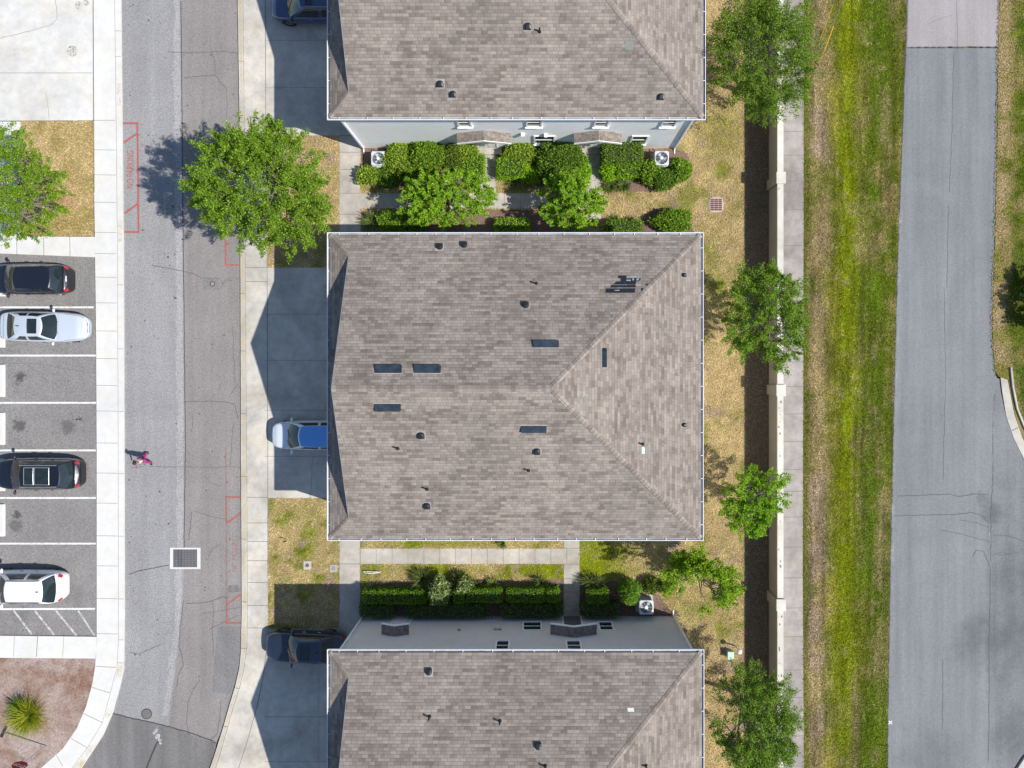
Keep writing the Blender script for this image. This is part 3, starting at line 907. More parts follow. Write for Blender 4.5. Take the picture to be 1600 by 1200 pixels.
def lawn(name, L, Rr, y0, y1, field, excl, dens, seed, z=0.0, step=6.0, edge_l=0, edge_r=0, hmul=1.0, var=.75):
    """lawn ground (structure) and its blades of grass (stuff)"""
    ys = np.arange(y0, y1+step, step)
    w = max(Rr(y)-L(y) for y in ys)
    nc = max(2, int(w/step)+1)
    PX = np.array([[L(y)+(Rr(y)-L(y))*j/(nc-1) for j in range(nc)] for y in ys])
    PY = np.repeat(ys[:, None], nc, 1)
    X = CX+(PX.ravel()-NX)/S; Y = CY-(PY.ravel()-NY)/S
    Z = np.full_like(X, z)+(fbm(X, Y, .6, 3)-.5)*.0
    V = np.stack([X, Y, Z], 1)
    i, j = np.meshgrid(np.arange(len(ys)-1), np.arange(nc-1), indexing='ij')
    a = (i*nc+j).ravel(); b = a+1; d = a+nc; e = d+1
    T = np.concatenate([np.stack([a, d, b], 1), np.stack([b, d, e], 1)])
    C = field(PX.ravel(), PY.ravel())*.85
    tag(np_mesh(name, V, T, C, M['lawn']), kind='structure')
    rng = np.random.default_rng(seed)
    area = sum((Rr(y)-L(y))*step for y in ys)/S/S
    n = int(area*dens)
    py = rng.uniform(y0, y1, n); fr = rng.uniform(-.0, 1.0, n)
    Ly = np.array([L(v) for v in ys]); Ry = np.array([Rr(v) for v in ys])
    l = np.interp(py, ys, Ly)-edge_l; r = np.interp(py, ys, Ry)+edge_r*rng.random(n)**2
    px = l+(r-l)*fr
    keep = (px > -60) & (px < 1660) & (py > -60) & (py < 1260)
    for p in excl: keep &= ~inpoly(px, py, p)
    px, py = px[keep], py[keep]; n = len(px)
    col = field(px, py)
    col = col*1.30*(1+(rng.random((n, 1))-.5)*var)*(1+(rng.random((n, 3))-.5)*.12)
    x = CX+(px-NX)/S; y = CY-(py-NY)/S
    ang = rng.uniform(0, 2*np.pi, n)
    ln = rng.uniform(.06, .15, n)*hmul; wd = rng.uniform(.012, .026, n); tilt = rng.uniform(.6, 1.4, n)
    dx, dy = np.cos(ang), np.sin(ang)
    base = np.stack([x, y, np.full(n, z)], 1)
    side = np.stack([-dy, dx, np.zeros(n)], 1)*wd[:, None]
    up = np.stack([dx*np.sin(tilt), dy*np.sin(tilt), np.cos(tilt)], 1)*ln[:, None]
    V = np.stack([base-side, base+side, base+up], 1).reshape(-1, 3)
    T = np.arange(n*3).reshape(-1, 3)
    C = np.repeat(col, 3, 0)
    tag(np_mesh('grass', V, T, np.clip(C, 0, 1), M['blade']), kind='stuff')

EXC = [[(566, -400), (1056, -400), (1056, 232), (566, 232)], [(566, 400), (1056, 400), (1056, 800), (566, 800)], [(566, 962), (1056, 962), (1056, 1500), (566, 1500)]]+DRV+WALK+BEDS+[rect(742, 784, 226, 242), rect(908, 946, 226, 242), rect(874, 912, 949, 964)]
EXC += [[p for p in KR2 if p[1] < 1300]+[(290, 1310)]+[p for p in SR if p[1] < 1300][::-1]]
const = lambda v: (lambda y: v)
lawn('lawn', const(400), const(1226), -60, 1260, col_house, EXC+[rect(1198, 1300, -400, 1600), rect(1106, 1131, 308, 332)], 330, 1)
lawn('lawn.001', const(1240), lambda y: interp_x(RL, y), -60, 1260, col_verge, [rect(1220, 1255, -100, 1300)], 400, 2, edge_r=2.5, var=1.25)
lawn('lawn.002', lambda y: interp_x(RRE, y)+(14 if y > 592 else 0), const(1900), -60, 885, col_right, [KO+KI[::-1]], 360, 3, edge_l=2.5, var=1.2)
lawn('lawn.003', const(32.5), lambda y: 146+.5*(y-188)/182, 189, 368.5, col_patch, [], 330, 4, z=-.006)
# clumps of tall grass tips along the west edge of the right road are part of the verge blades above

# ================================================================== VEGETATION
def leaves(P, N, size, rng, cols, up=.35, var=.85):
    """leaf faces at P (n,3), facing roughly along N (n,3)"""
    n = len(P)
    N = N/np.maximum(np.linalg.norm(N, axis=1, keepdims=True), 1e-6)
    D = rng.normal(size=(n, 3))*.75+N*.55; D[:, 2] = D[:, 2]*.6+up*rng.random(n)
    D /= np.linalg.norm(D, axis=1, keepdims=True)
    Q = rng.normal(size=(n, 3))*.55+N*.25; Q[:, 2] += 1.5
    Sd = np.cross(D, Q); Sd /= np.maximum(np.linalg.norm(Sd, axis=1, keepdims=True), 1e-6)
    Up = np.cross(Sd, D)
    s = size*rng.uniform(.6, 1.35, n)[:, None]
    a = P; t = P+D*s; m = P+D*s*.48-Up*s*.05
    V = np.stack([a, m+Sd*s*.25, t, m-Sd*s*.25], 1).reshape(-1, 3)
    k = np.arange(n)[:, None]*4
    T = np.concatenate([k+np.array([[0, 1, 2]]), k+np.array([[0, 2, 3]])], 0)
    f = rng.random(n)
    c0, c1, c2 = [np.array(c) for c in cols]
    C = np.where((f < .5)[:, None], c0+(c1-c0)*(f*2)[:, None], c1+(c2-c1)*((f-.5)*2)[:, None])
    C = C*1.30*np.array((.95, 1.04, .52))*(1+(rng.random((n, 1))-.5)*var)
    return V, T, np.repeat(np.clip(C, 0, 1), 4, 0)

OAK = ((.065, .115, .018), (.115, .185, .026), (.20, .275, .055))
DARKG = ((.045, .085, .018), (.080, .135, .026), (.155, .215, .05))
BRIGHT = ((.08, .15, .018), (.135, .225, .025), (.22, .30, .05))
OLV = ((.045, .070, .018), (.080, .112, .028), (.15, .18, .055))
VIV = ((.10, .20, .014), (.17, .29, .02), (.25, .38, .035))
YG = ((.095, .150, .025), (.17, .225, .04), (.27, .32, .09))
PALE = ((.06, .085, .04), (.14, .165, .10), (.38, .41, .38))

def tree(base, hc, r, cols, seed, label, group=None, ntw=260, per=62, lsize=.13, name='tree', rz=None, trunk_r=.12, flat=1.0, holes=.0, lean=(0, 0), twl=(.35, .85), minz=1.5, spike=1.0):
    """base px on the ground, hc crown centre height, r (rx, ry) crown radii in metres"""
    rng = np.random.default_rng(seed)
    x0, y0, _ = G(*base)
    root = empty(name, (x0, y0, 0), label, 'tree', group)
    rx, ry = r; rzv = rz or (rx+ry)*.42
    cx, cy = lean
    wood = MB()
    fork = max(.8, hc-rzv*.75)
    wood.tube([(0, 0, -.05), (.02, 0, fork*.5), (cx*.3, cy*.3, fork)], [trunk_r*1.35, trunk_r, trunk_r*.85], 8)
    nl = 13
    limbs = []
    for i in range(nl):
        a = 2*math.pi*(i+rng.uniform(-.3, .3))/nl*1.0
        el = rng.uniform(-.25, .95) if i % 3 else rng.uniform(.7, 1.3)
        q = rng.uniform(.62, .88)
        e = np.array([cx+rx*q*math.cos(a)*math.cos(el), cy+ry*q*math.sin(a)*math.cos(el), hc+rzv*q*math.sin(el)])
        b = np.array([cx*.3, cy*.3, fork*rng.uniform(.8, 1.02)])
        pts = []
        for k in range(7):
            t = k/6
            p = b+(e-b)*t; p[2] += .25*rzv*math.sin(math.pi*t)*.6
            p += rng.normal(size=3)*.05*rx*(t > 0)*(t < 1)
            pts.append(p)
        wood.tube(pts, [trunk_r*.55*(1-.85*k/6)+.008 for k in range(7)], 6)
        limbs.append(np.array(pts[2:]))
    LP = np.concatenate(limbs)
    # clusters: twigs spring from the nearest limb and reach outwards
    pts = []; nor = []
    made = 0; tries = 0
    lob = rng.normal(size=(14, 3)); lob /= np.linalg.norm(lob, axis=1, keepdims=True)
    lobw = rng.uniform(-.46, .30, 14)
    while made < ntw and tries < ntw*14:
        tries += 1
        d = rng.normal(size=3); d /= np.linalg.norm(d)
        if rng.random() < .6: d[2] = abs(d[2])
        rad = rng.uniform(.30, 1.0)**.5
        k = 1+sum(w*max(0, float(d@l))**5 for l, w in zip(lob, lobw))
        p = np.array([cx+d[0]*rx*rad*k, cy+d[1]*ry*rad*k, hc+d[2]*rzv*rad*flat])
        if p[2] < minz: continue
        if holes and vnoise(np.array([p[0]]), np.array([p[1]]), 1.1, seed)[0] < holes: continue
        j = np.argmin(((LP-p)**2).sum(1)); s = LP[j]
        o = p-np.array([cx, cy, hc-.4*rzv]); o /= np.linalg.norm(o)+1e-6
        L = rng.uniform(*twl)*(.7+.5*spike*rad)
        dirv = o*.8+rng.normal(size=3)*.45; dirv /= np.linalg.norm(dirv)
        e = p+dirv*L*.6
        if made % 2 == 0:
            wood.tube([s, (s+p)/2+rng.normal(size=3)*.06, p, e], [.022, .016, .011, .004], 4, cap=False)
        m = int(per*rng.uniform(.6, 1.4))
        t = rng.random(m)**.8
        q = p+(e-p)*t[:, None]*1.1-(p-s)*rng.random((m, 1))*.12
        q = q+rng.normal(size=(m, 3))*(.095*L*(1.35-t))[:, None]
        pts.append(q); nor.append(np.tile(dirv, (m, 1))+(q-p)*1.2)
        made += 1
    P = np.concatenate(pts); N = np.concatenate(nor)
    wood.build('trunk', M['bark'], root, smooth=True)
    V, T, C = leaves(P, N, lsize, rng, cols)
    np_mesh('crown', V, T, C, M['leaf'], root)
    return root

OAK2 = ((.075, .125, .018), (.125, .195, .026), (.20, .275, .055))
tree((478, 330), 5.9, (3.35, 2.8), OAK2, 11, 'broad round green tree beside the left street casting shadow on the asphalt', ntw=620, per=133, lsize=0.094, trunk_r=.17, holes=.24, twl=(.55, 1.4))
tree((88, 322), 4.5, (2.75, 2.75), OAK2, 12, 'green tree in the dry square lawn beside the car park', ntw=390, per=127, lsize=0.090, trunk_r=.13, holes=.18, twl=(.45, 1.1), lean=(.75, -.3))
BR2 = ((.10, .19, .02), (.17, .275, .028), (.26, .36, .06))
tree((703, 327), 2.4, (2.5, 1.6), BR2, 13, 'wide bright green tree in the courtyard north of the middle roof', ntw=380, per=113, lsize=0.088, trunk_r=.05, rz=1.2, minz=.9, name='small_tree', holes=.10, twl=(.35, .7))
tree((891, 331), 2.4, (1.75, 1.45), BR2, 14, 'narrow bright green tree by the courtyard path next to the straw lawn', ntw=260, per=113, lsize=0.088, trunk_r=.05, rz=1.1, minz=.9, name='small_tree', holes=.10, twl=(.35, .7))
OLV2 = ((.058, .098, .018), (.102, .155, .028), (.18, .232, .05))
tree((1152, 141), 4.2, (2.25, 2.65), OLV2, 15, 'fine-leaved dark tree by the wall near the yellow guy guards', ntw=430, per=139, lsize=0.080, trunk_r=.12, holes=.24, spike=1.6, twl=(.6, 1.5))
tree((1160, 507), 4.0, (1.8, 2.6), ((.065, .110, .016), (.11, .175, .026), (.175, .245, .05)), 16, 'upright green tree by the wall beside the patched roof', ntw=330, per=130, lsize=0.084, trunk_r=.11, holes=.16, twl=(.5, 1.25))
VIV2 = ((.085, .17, .014), (.145, .25, .02), (.22, .335, .035))
tree((1150, 768), 3.0, (1.6, 1.95), VIV2, 17, 'small bright lime tree by the wall right of the middle roof', ntw=190, per=95, lsize=0.096, trunk_r=.07, name='small_tree', holes=.22, minz=1.0, twl=(.4, .95))
tree((1142, 1078), 4.0, (2.3, 2.75), ((.052, .100, .018), (.098, .160, .028), (.18, .245, .055)), 18, 'dark green tree by the wall near the green utility box', ntw=380, per=130, lsize=0.080, trunk_r=.12, holes=.26, spike=1.6, twl=(.5, 1.15))
tree((1076, 878), 3.0, (1.75, 1.75), ((.085, .15, .014), (.15, .235, .02), (.25, .33, .035)), 19, 'sparse leaning lime tree beyond the lower courtyard, dry grass showing through', ntw=230, per=84, lsize=0.100, trunk_r=.06, name='small_tree', holes=.34, minz=1.0, twl=(.5, 1.25))
tree((1604, 472), .65, (.6, 1.5), ((.02, .05, .018), (.04, .08, .025), (.07, .12, .04)), 20, 'dark green bushy tree at the right edge beside the verge', ntw=120, per=87, lsize=0.096, trunk_r=.05, name='small_tree', minz=.1, rz=.5)

def shrub(px, py, h, rx, ry, cols, label, seed, name='shrub', group=None, box=False, ls=.10, dens=1.0, cat='shrub'):
    """rounded or clipped shrub: foliage shell around a dark core; px, py at mid height"""
    rng = np.random.default_rng(seed)
    x0, y0, _ = G(px, py, h*.6)
    root = empty(name, (x0, y0, 0), label, cat, group)
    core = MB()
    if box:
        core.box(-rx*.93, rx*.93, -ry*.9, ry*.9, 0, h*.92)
        aT, aX, aY = 4*rx*ry, 4*rx*h, 4*ry*h
        n = int((aT+aX+aY)*430*dens)
        f = rng.random(n)*(aT+aX+aY)
        u = rng.uniform(-1, 1, n); v = rng.uniform(-1, 1, n); sgn = np.sign(rng.uniform(-1, 1, n))
        P = np.zeros((n, 3)); N = np.zeros((n, 3))
        a = f < aT; b = (f >= aT) & (f < aT+aX); c = f >= aT+aX
        P[a] = np.stack([u[a]*rx, v[a]*ry, np.full(a.sum(), h)], 1); N[a] = (0, 0, 1)
        P[b] = np.stack([u[b]*rx, sgn[b]*ry, (v[b]*.5+.5)*h], 1); N[b, 1] = sgn[b]
        P[c] = np.stack([sgn[c]*rx, u[c]*ry, (v[c]*.5+.5)*h], 1); N[c, 0] = sgn[c]
        P += rng.normal(size=(n, 3))*.035
        # soften the clipped corners
        P[:, 2] -= .10*np.maximum(np.abs(P[:, 0])/rx-.86, 0)/.14*(P[:, 2] > h*.8)
    else:
        prof = [(.55, 0), (.85, .25*h), (.88, .55*h), (.70, .78*h), (.35, .90*h), (.02, .93*h)]
        G_ = []
        ph = rng.uniform(0, 6.28, 3)
        lobe = lambda a: 1+.10*math.sin(3*a+ph[0])+.08*math.sin(5*a+ph[1])
        for q, z in prof:
            G_.append([(q*rx*.92*lobe(a)*math.cos(a), q*ry*.92*lobe(a)*math.sin(a), z) for a in np.linspace(0, 2*math.pi, 19)[:-1]])
        core.grid(G_, closed=True)
        n = int((2*math.pi*(rx*ry+h*(rx+ry)*.35))*400*dens)
        a = rng.uniform(0, 2*np.pi, n); zz = rng.uniform(0.05, 1, n)
        q = np.sqrt(np.clip(1-np.clip((zz-.35)/.65, 0, 1)**2.2, 0, 1)); q = np.where(zz < .35, .75+.25*zz/.35, q)
        top = rng.random(n) < .4
        rr_ = np.sqrt(rng.random(n)); 
        q = np.where(top, rr_, q); zz = np.where(top, .35+.65*(1-rr_**2.2)**.46, zz)
        lo = 1+.10*np.sin(3*a+ph[0])+.08*np.sin(5*a+ph[1])
        bump = 1+.09*np.sin(7*a+ph[2])*np.sin(9*zz)
        P = np.stack([q*rx*lo*bump*np.cos(a), q*ry*lo*bump*np.sin(a), zz*h*(1+.06*rng.normal(size=n))], 1)
        N = np.stack([np.cos(a)*q, np.sin(a)*q, .3+zz], 1)
        P += rng.normal(size=(n, 3))*.045
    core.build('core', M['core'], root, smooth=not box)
    V, T, C = leaves(P, N, ls, rng, cols, .5)
    np_mesh('foliage', V, T, C, M['leaf'], root)
    return root

def rosette(px, py, h, r, n, cols, label, seed, name='tufted_plant', w=.035, group=None, cat='plant', curve=.5):
    """clump of strap leaves arching from one point"""
    rng = np.random.default_rng(seed)
    x0, y0, _ = G(px, py, h*.4)
    Vs = []; Ts = []; Cs = []
    c = [np.array(q) for q in cols]
    if n < 200: n = int(n*1.7); w = w*1.35
    for i in range(n):
        a = rng.uniform(0, 2*np.pi); L = rng.uniform(.7, 1.1); el = rng.uniform(.15, 1.0)
        R_ = r*L*math.cos(el*1.2)*1.05; Hh = h*L*(.35+.65*math.sin(el*1.4))
        d = np.array([math.cos(a), math.sin(a), 0]); sd = np.array([-d[1], d[0], 0])
        b = len(Vs)
        col = c[0]+(c[2]-c[0])*rng.random()
        o = np.array([rng.normal()*.06*r, rng.normal()*.06*r, 0])
        for k in range(4):
            t = k/3
            p = o+d*R_*t; p[2] = Hh*(t*(1+curve)-curve*t*t*1.3)+.02
            ww = w*(1-t*.9)*(0.6+.4*math.sin(math.pi*min(1, t+.3)))
            Vs += [p-sd*ww, p+sd*ww]; Cs += [col, col]
        for k in range(3):
            q = b+2*k
            Ts += [(q, q+1, q+3), (q, q+3, q+2)]
    o = np_mesh(name, np.array(Vs), np.array(Ts), np.array(Cs), M['leaf'])
    o.location = (x0, y0, 0)
    return tag(o, label, cat, group)

gU = 'shrubs planted in front of the upper house'
gL = 'clipped hedges along the lower house'
U = [(622, 249, 1.1, .80, .95, YG, 'yellow-green shrub right against the west air conditioner', 0), (578, 273, .75, .75, .5, YG, 'low yellow-green shrub just below the west air conditioner', 0),
     (606, 276, .7, .75, .55, DARKG, 'dark shrub between the west air conditioner and the wide courtyard tree', 0), (668, 243, 1.35, 1.05, .95, OAK, 'tall loose dark shrub by the wall left of the west entrance', 0),
     (708, 244, 1.05, .7, .7, OLV, 'olive shrub between the tall dark shrub and the west porch', 0), (727, 241, 1.0, .75, .55, YG, 'pale olive shrub touching the west porch slab', 0),
     (733, 258, .8, .85, .55, VIV, 'bright clipped mound left of the west entrance path', 1), (650, 268, .8, 1.0, .7, OAK, 'mid green shrub at the top of the wide courtyard tree', 0),
     (815, 238, 1.0, .95, .6, YG, 'pale-tipped shrub by the wall right of the west entrance', 0), (799, 264, .8, .78, .50, VIV, 'bright clipped block right of the west entrance path', 1),
     (826, 272, .6, .6, .5, VIV, 'small bright shrub right of the clipped block', 0), (874, 252, 1.4, 1.35, 1.25, DARKG, 'largest dark round shrub left of the east entrance path', 0),
     (908, 266, .9, .5, .75, VIV, 'bright shrub bulging over the east entrance path', 0), (898, 282, .9, .75, .6, YG, 'yellow shrub above the narrow courtyard tree', 0),
     (972, 241, 1.15, 1.1, .6, OAK, 'broad leafy hedge block right of the east porch', 1), (951, 267, .75, .42, .48, VIV, 'small bright clump at the east entrance path edge', 0),
     (980, 265, .8, .60, .40, VIV, 'bright clipped block below the broad hedge block', 1), (1014, 268, .95, .62, .62, OAK, 'left lobe of green shrubs around the east air conditioner', 0),
     (1036, 279, .9, .75, .55, DARKG, 'dark shrub directly below the east air conditioner', 0), (1063, 265, .95, .6, .62, OAK, 'rounded shrub right of the east air conditioner', 0),
     (1052, 345, 1.0, 1.05, .62, OAK, 'rounded shrub on its own beside the north east roof corner', 0), (975, 354, .8, .95, .3, OAK, 'low dark hedge at the roof edge beside the straw lawn', 1),
     (800, 352, .8, .95, .30, VIV, 'low bright hedge along the roof edge between the courtyard trees', 1), (612, 344, .8, .85, .5, OAK, 'shadowed shrub near the roof edge left of the wide courtyard tree', 0),
     (640, 350, .7, .8, .45, DARKG, 'dark shadowed shrub under the wide courtyard tree', 0), (1018, 916, .7, .4, .4, OLV, 'little olive shrub above the lower air conditioner', 0),
     (1040, 918, .5, .35, .3, OLV, 'small dusty shrub left of the sparse leaning lime tree', 0)]
for i, (x, y, h, rx, ry, c, lb, bx) in enumerate(U):
    shrub(x, y, h, rx, ry, c, lb, 300+i, group=gU if y < 300 else None, box=bool(bx), ls=.12 if not bx else .085)
FH = [(617, 932, 1.74, 'long bright hedge nearest the lower walkway fork'), (719, 931, .33, 'short hedge block under the flowering shrub'), (757, 930, .98, 'bright hedge block right of the flowering shrub'),
      (822, 930, 1.05, 'bright hedge block below the spiky plant'), (864, 930, .34, 'short bright hedge block left of the lower entrance path'), (933, 931, .58, 'short bright hedge right of the lower entrance path')]
for i, (x, y, hw, lb) in enumerate(FH):
    shrub(x, y-1.6, 1.05, hw, .31, ((.055, .115, .010), (.10, .185, .014), (.16, .26, .022)), lb, 400+i, name='hedge', group=gL, box=True, ls=.07, cat='hedge', dens=1.25)
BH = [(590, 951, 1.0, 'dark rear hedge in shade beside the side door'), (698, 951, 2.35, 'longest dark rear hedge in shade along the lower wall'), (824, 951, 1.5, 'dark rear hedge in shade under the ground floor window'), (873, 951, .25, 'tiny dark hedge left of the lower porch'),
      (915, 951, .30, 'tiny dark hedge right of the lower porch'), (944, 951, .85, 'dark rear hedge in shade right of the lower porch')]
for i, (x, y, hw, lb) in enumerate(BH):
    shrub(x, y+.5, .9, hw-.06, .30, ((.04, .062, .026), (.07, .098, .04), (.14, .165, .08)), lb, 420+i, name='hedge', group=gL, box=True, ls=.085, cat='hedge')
# topiary ball on a stem
r_ = shrub(984, 926, 1.5, .56, .62, ((.06, .12, .02), (.10, .18, .03), (.17, .25, .06)), 'round clipped topiary shrub left of the lower air conditioner', 440, ls=.09, dens=1.4)
SP = [(660, 905, .95, .85, 110, OLV, 'dark spiky tuft behind the long bright hedge'), (722, 908, .9, .85, 110, OLV, 'dark spiky tuft behind the short hedge block'), (771, 913, .6, .55, 60, YG, 'pale arching tuft behind the hedge right of the flowering shrub'), (745, 916, .5, .5, 50, YG, 'small pale tuft between the two dark tufts'),
      (845, 911, .8, .6, 46, DARKG, 'thin spiky plant left of the lower entrance path'), (922, 910, .8, .75, 80, OLV, 'grey spiky tuft right of the lower entrance path'), (936, 913, .7, .7, 70, OLV, 'grey spiky tuft behind the short bright hedge'),
      (580, 345, .7, .85, 60, DARKG, 'long-leaved spiky tuft at the corner of the courtyard path'), (953, 291, .45, .55, 70, DARKG, 'dark grassy tuft beside the east entrance path'), (974, 290, .45, .6, 80, DARKG, 'dark grassy tuft on the mulch edge by the straw lawn'),
      (960, 345, .5, .5, 60, DARKG, 'dark grassy tuft at the roof edge by the straw lawn'), (985, 347, .5, .5, 60, OLV, 'brown-green grassy tuft left of the lone rounded shrub'), (784, 849, .4, .4, 40, DARKG, 'dark tuft peeping out below the middle roof'),
      (905, 284, .4, .4, 40, YG, 'yellow tuft by the east entrance path bend'), (800, 283, .45, .5, 50, OLV, 'shaded tuft on the straw bed below the clipped block')]
for i, (x, y, h, r, n, c, lb) in enumerate(SP):
    rosette(x, y, h, r, n, c, lb, 500+i)
shrub(686, 925, 1.5, .55, .72, PALE, 'pale variegated shrub rising between two bright hedges', 450, ls=.13, dens=.7)
shrub(726, 914, 1.2, .42, .4, PALE, 'flowering shrub with small white blooms on the dark tuft', 451, ls=.11, dens=.6)
rosette(42, 1120, 1.05, 1.5, 520, ((.12, .19, .008), (.2, .25, .02), (.40, .38, .03)), 'bushy lime ornamental grass in the mulch island', 560, name='ornamental_grass', w=.03)
rosette(28, 1107, .95, .8, 110, ((.06, .14, .012), (.2, .25, .02), (.2, .3, .06)), 'brighter green spray at the edge of the ornamental grass', 561, name='ornamental_grass', w=.03)

# ================================================================== HOUSES
EAVE, PITCH, GI, OH = 5.69, .38, .13, .34

class House:
    def __init__(s, label, x0p, x1p, y0p, y1p, stucco='stucco'):
        s.stucco = M[stucco]   # x0p..y1p: outer gutter rectangle in ground pixels
        s.x0 = CX+(x0p-NX)/S; s.x1 = CX+(x1p-NX)/S
        s.y1 = CY-(y0p-NY)/S; s.y0 = CY-(y1p-NY)/S
        s.org = (s.x0+OH, s.y0+OH, 0)
        s.root = empty('house', s.org, label, 'house')
        s.rx0, s.rx1, s.ry0, s.ry1 = s.x0+GI, s.x1-GI, s.y0+GI, s.y1-GI
        s.half = (s.ry1-s.ry0)/2; s.ym = (s.ry0+s.ry1)/2
        s.zr = EAVE+PITCH*s.half
        s.sk = 1.07
        s.build()
    def z(s, x, y):
        return EAVE+PITCH*min(y-s.ry0, s.ry1-y, s.rx1-x)
    def P(s, px, py):
        h = 7.0
        for i in range(12):
            x, y, _ = G(px, py, h); h = s.z(x, y)
        return x, y, h
    def part(s, mb, name, mat, parent=None, **kw):
        o = mb.build(name, mat, parent or s.root, s.org, **kw)
        return o
    def build(s):
        x0, x1, y0, y1 = s.rx0, s.rx1, s.ry0, s.ry1
        k = math.sqrt(1+PITCH**2)
        xg = x0+s.sk; ov = .14
        zs = EAVE+PITCH*s.sk
        pk = (x1-s.half, s.ym, s.zr)
        mb = MB()
        def face(vs, ax, sgn):
            uv = []
            for p in vs:
                d = {'N': y1-p[1], 'S': p[1]-y0, 'E': x1-p[0], 'W': p[0]-x0}[ax]*k
                uv.append((p[0] if ax in 'NS' else p[1]+50, d+{'N': 0, 'S': 31.2, 'E': 62.4, 'W': 93.6}[ax]))
            mb.add(vs, [tuple(range(len(vs)))], [uv])
        face([(x0, y1, EAVE), (xg, y1-s.sk, zs), (xg-ov, s.ym, s.zr), pk, (x1, y1, EAVE)], 'N', 1)
        face([(x0, y0, EAVE), (x1, y0, EAVE), pk, (xg-ov, s.ym, s.zr), (xg, y0+s.sk, zs)], 'S', 1)
        face([(x1, y0, EAVE), (x1, y1, EAVE), pk], 'E', 1)
        face([(x0, y1, EAVE), (x0, y0, EAVE), (xg, y0+s.sk, zs), (xg, y1-s.sk, zs)], 'W', 1)
        s.roof = s.part(mb, 'roof', M['shingle'])
        # ridge and hip caps
        def cap(name, a, b, w=.13):
            mb = MB()
            a = Vector(a); b = Vector(b); d = b-a; L = d.length; d.normalize()
            h = Vector((-d.y, d.x, 0)).normalized()
            n = int(L/.2)
            for i in range(n):
                p = a+(b-a)*(i/n); q = a+(b-a)*((i+1)/n)
                vs = []
                for (c, up) in ((p, .006), (q, .022)):
                    for sgn in (-1, 0, 1):
                        e = c+h*(w*sgn)
                        zz = min(e.y-y0, y1-e.y, x1-e.x if e.x > pk[0]-.2 else 99, (e.x-x0) if e.x < xg+.01 and abs(e.y-s.ym) > .6 else 99)
                        vs.append((e.x, e.y, EAVE+PITCH*zz+up+(.012 if sgn == 0 else 0)))
                u = [(i*.37 % 9, 7.04), (i*.37 % 9, 7.10), (i*.37 % 9, 7.10), (i*.37 % 9, 7.04)]
                u = [(i*.3+.15, 120.05)]*4
                mb.add(vs, [(0, 3, 4, 1), (1, 4, 5, 2)], [[(i*.3+.12, 120.06), (i*.3+.12, 120.06), (i*.3+.2, 120.1), (i*.3+.2, 120.1)]]*2)
            s.part(mb, name, M['shingle'], s.roof)
        cap('ridge_cap', (xg-ov, s.ym, s.zr), pk, .16); cap('hip_cap', (x1, y0, EAVE), pk); cap('hip_cap', (x1, y1, EAVE), pk)
        cap('hip_cap', (x0, y0, EAVE), (xg, y0+s.sk, zs)); cap('hip_cap', (x0, y1, EAVE), (xg, y1-s.sk, zs))
        # gable over the garage skirt with its rake trim
        mb = MB()
        mb.add([(xg, y0+s.sk, zs-.02), (xg, y1-s.sk, zs-.02), (xg, s.ym, s.zr-.03)], [(0, 2, 1)])
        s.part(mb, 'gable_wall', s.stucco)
        mb = MB()
        for sy in (-1, 1):
            a = Vector((xg, s.ym+sy*(s.half-s.sk), zs)); b = Vector((xg-ov, s.ym, s.zr))
            mb.add([a+Vector((0, 0, .012)), b+Vector((0, 0, .012)), b+Vector((-.025, 0, .012)), a+Vector((-.025, 0, .012)), a+Vector((-.025, 0, -.16)), b+Vector((-.025, 0, -.16))], [(0, 1, 2, 3), (3, 2, 5, 4)])
        s.part(mb, 'rake_trim', M['grey_metal'], s.roof)
        # gutters on four sides with hanger straps
        gz = EAVE-.005
        for side in 'NSEW':
            mb = MB(); mb.cur = 0
            if side in 'NS':
                yo = s.y1 if side == 'N' else s.y0; d = -1 if side == 'N' else 1
                ya, yb = sorted((yo, yo+d*.028)); mb.box(s.x0, s.x1, ya, yb, gz-.13, gz)
                ya, yb = sorted((yo+d*.028, yo+d*GI)); mb.cur = 1; mb.box(s.x0+.03, s.x1-.03, ya, yb, gz-.13, gz-.075)
                mb.cur = 0
                x = s.x0+.6
                rr = random.Random(ord(side)+int(s.y0*10))
                while x < s.x1-.3:
                    mb.box(x-.014, x+.014, ya, yb, gz-.02, gz-.006); x += rr.uniform(.9, 1.5)
            else:
                xo = s.x1 if side == 'E' else s.x0; d = -1 if side == 'E' else 1
                xa, xb = sorted((xo, xo+d*.028)); mb.box(xa, xb, s.y0+.028, s.y1-.028, gz-.13, gz+.001)
                xa, xb = sorted((xo+d*.028, xo+d*GI)); mb.cur = 1; mb.box(xa, xb, s.y0+.14, s.y1-.14, gz-.13, gz-.075)
                mb.cur = 0
                y = s.y0+.8
                while y < s.y1-.4:
                    mb.box(xa, xb, y-.014, y+.014, gz-.02, gz-.006); y += 1.15
            s.part(mb, 'gutter', [M['white'], M['gutter_in']], s.roof)
        mb = MB(); mb.box(s.x0+.04, s.x1-.04, s.y0+.04, s.y1-.04, gz-.20, gz-.135)
        s.part(mb, 'soffit', M['white_trim'], s.roof)
        s.wx0, s.wx1, s.wy0, s.wy1 = s.x0+OH, s.x1-OH, s.y0+OH, s.y1-OH
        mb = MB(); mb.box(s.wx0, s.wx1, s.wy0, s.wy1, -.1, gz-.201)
        s.wall = s.part(mb, 'wall', s.stucco)
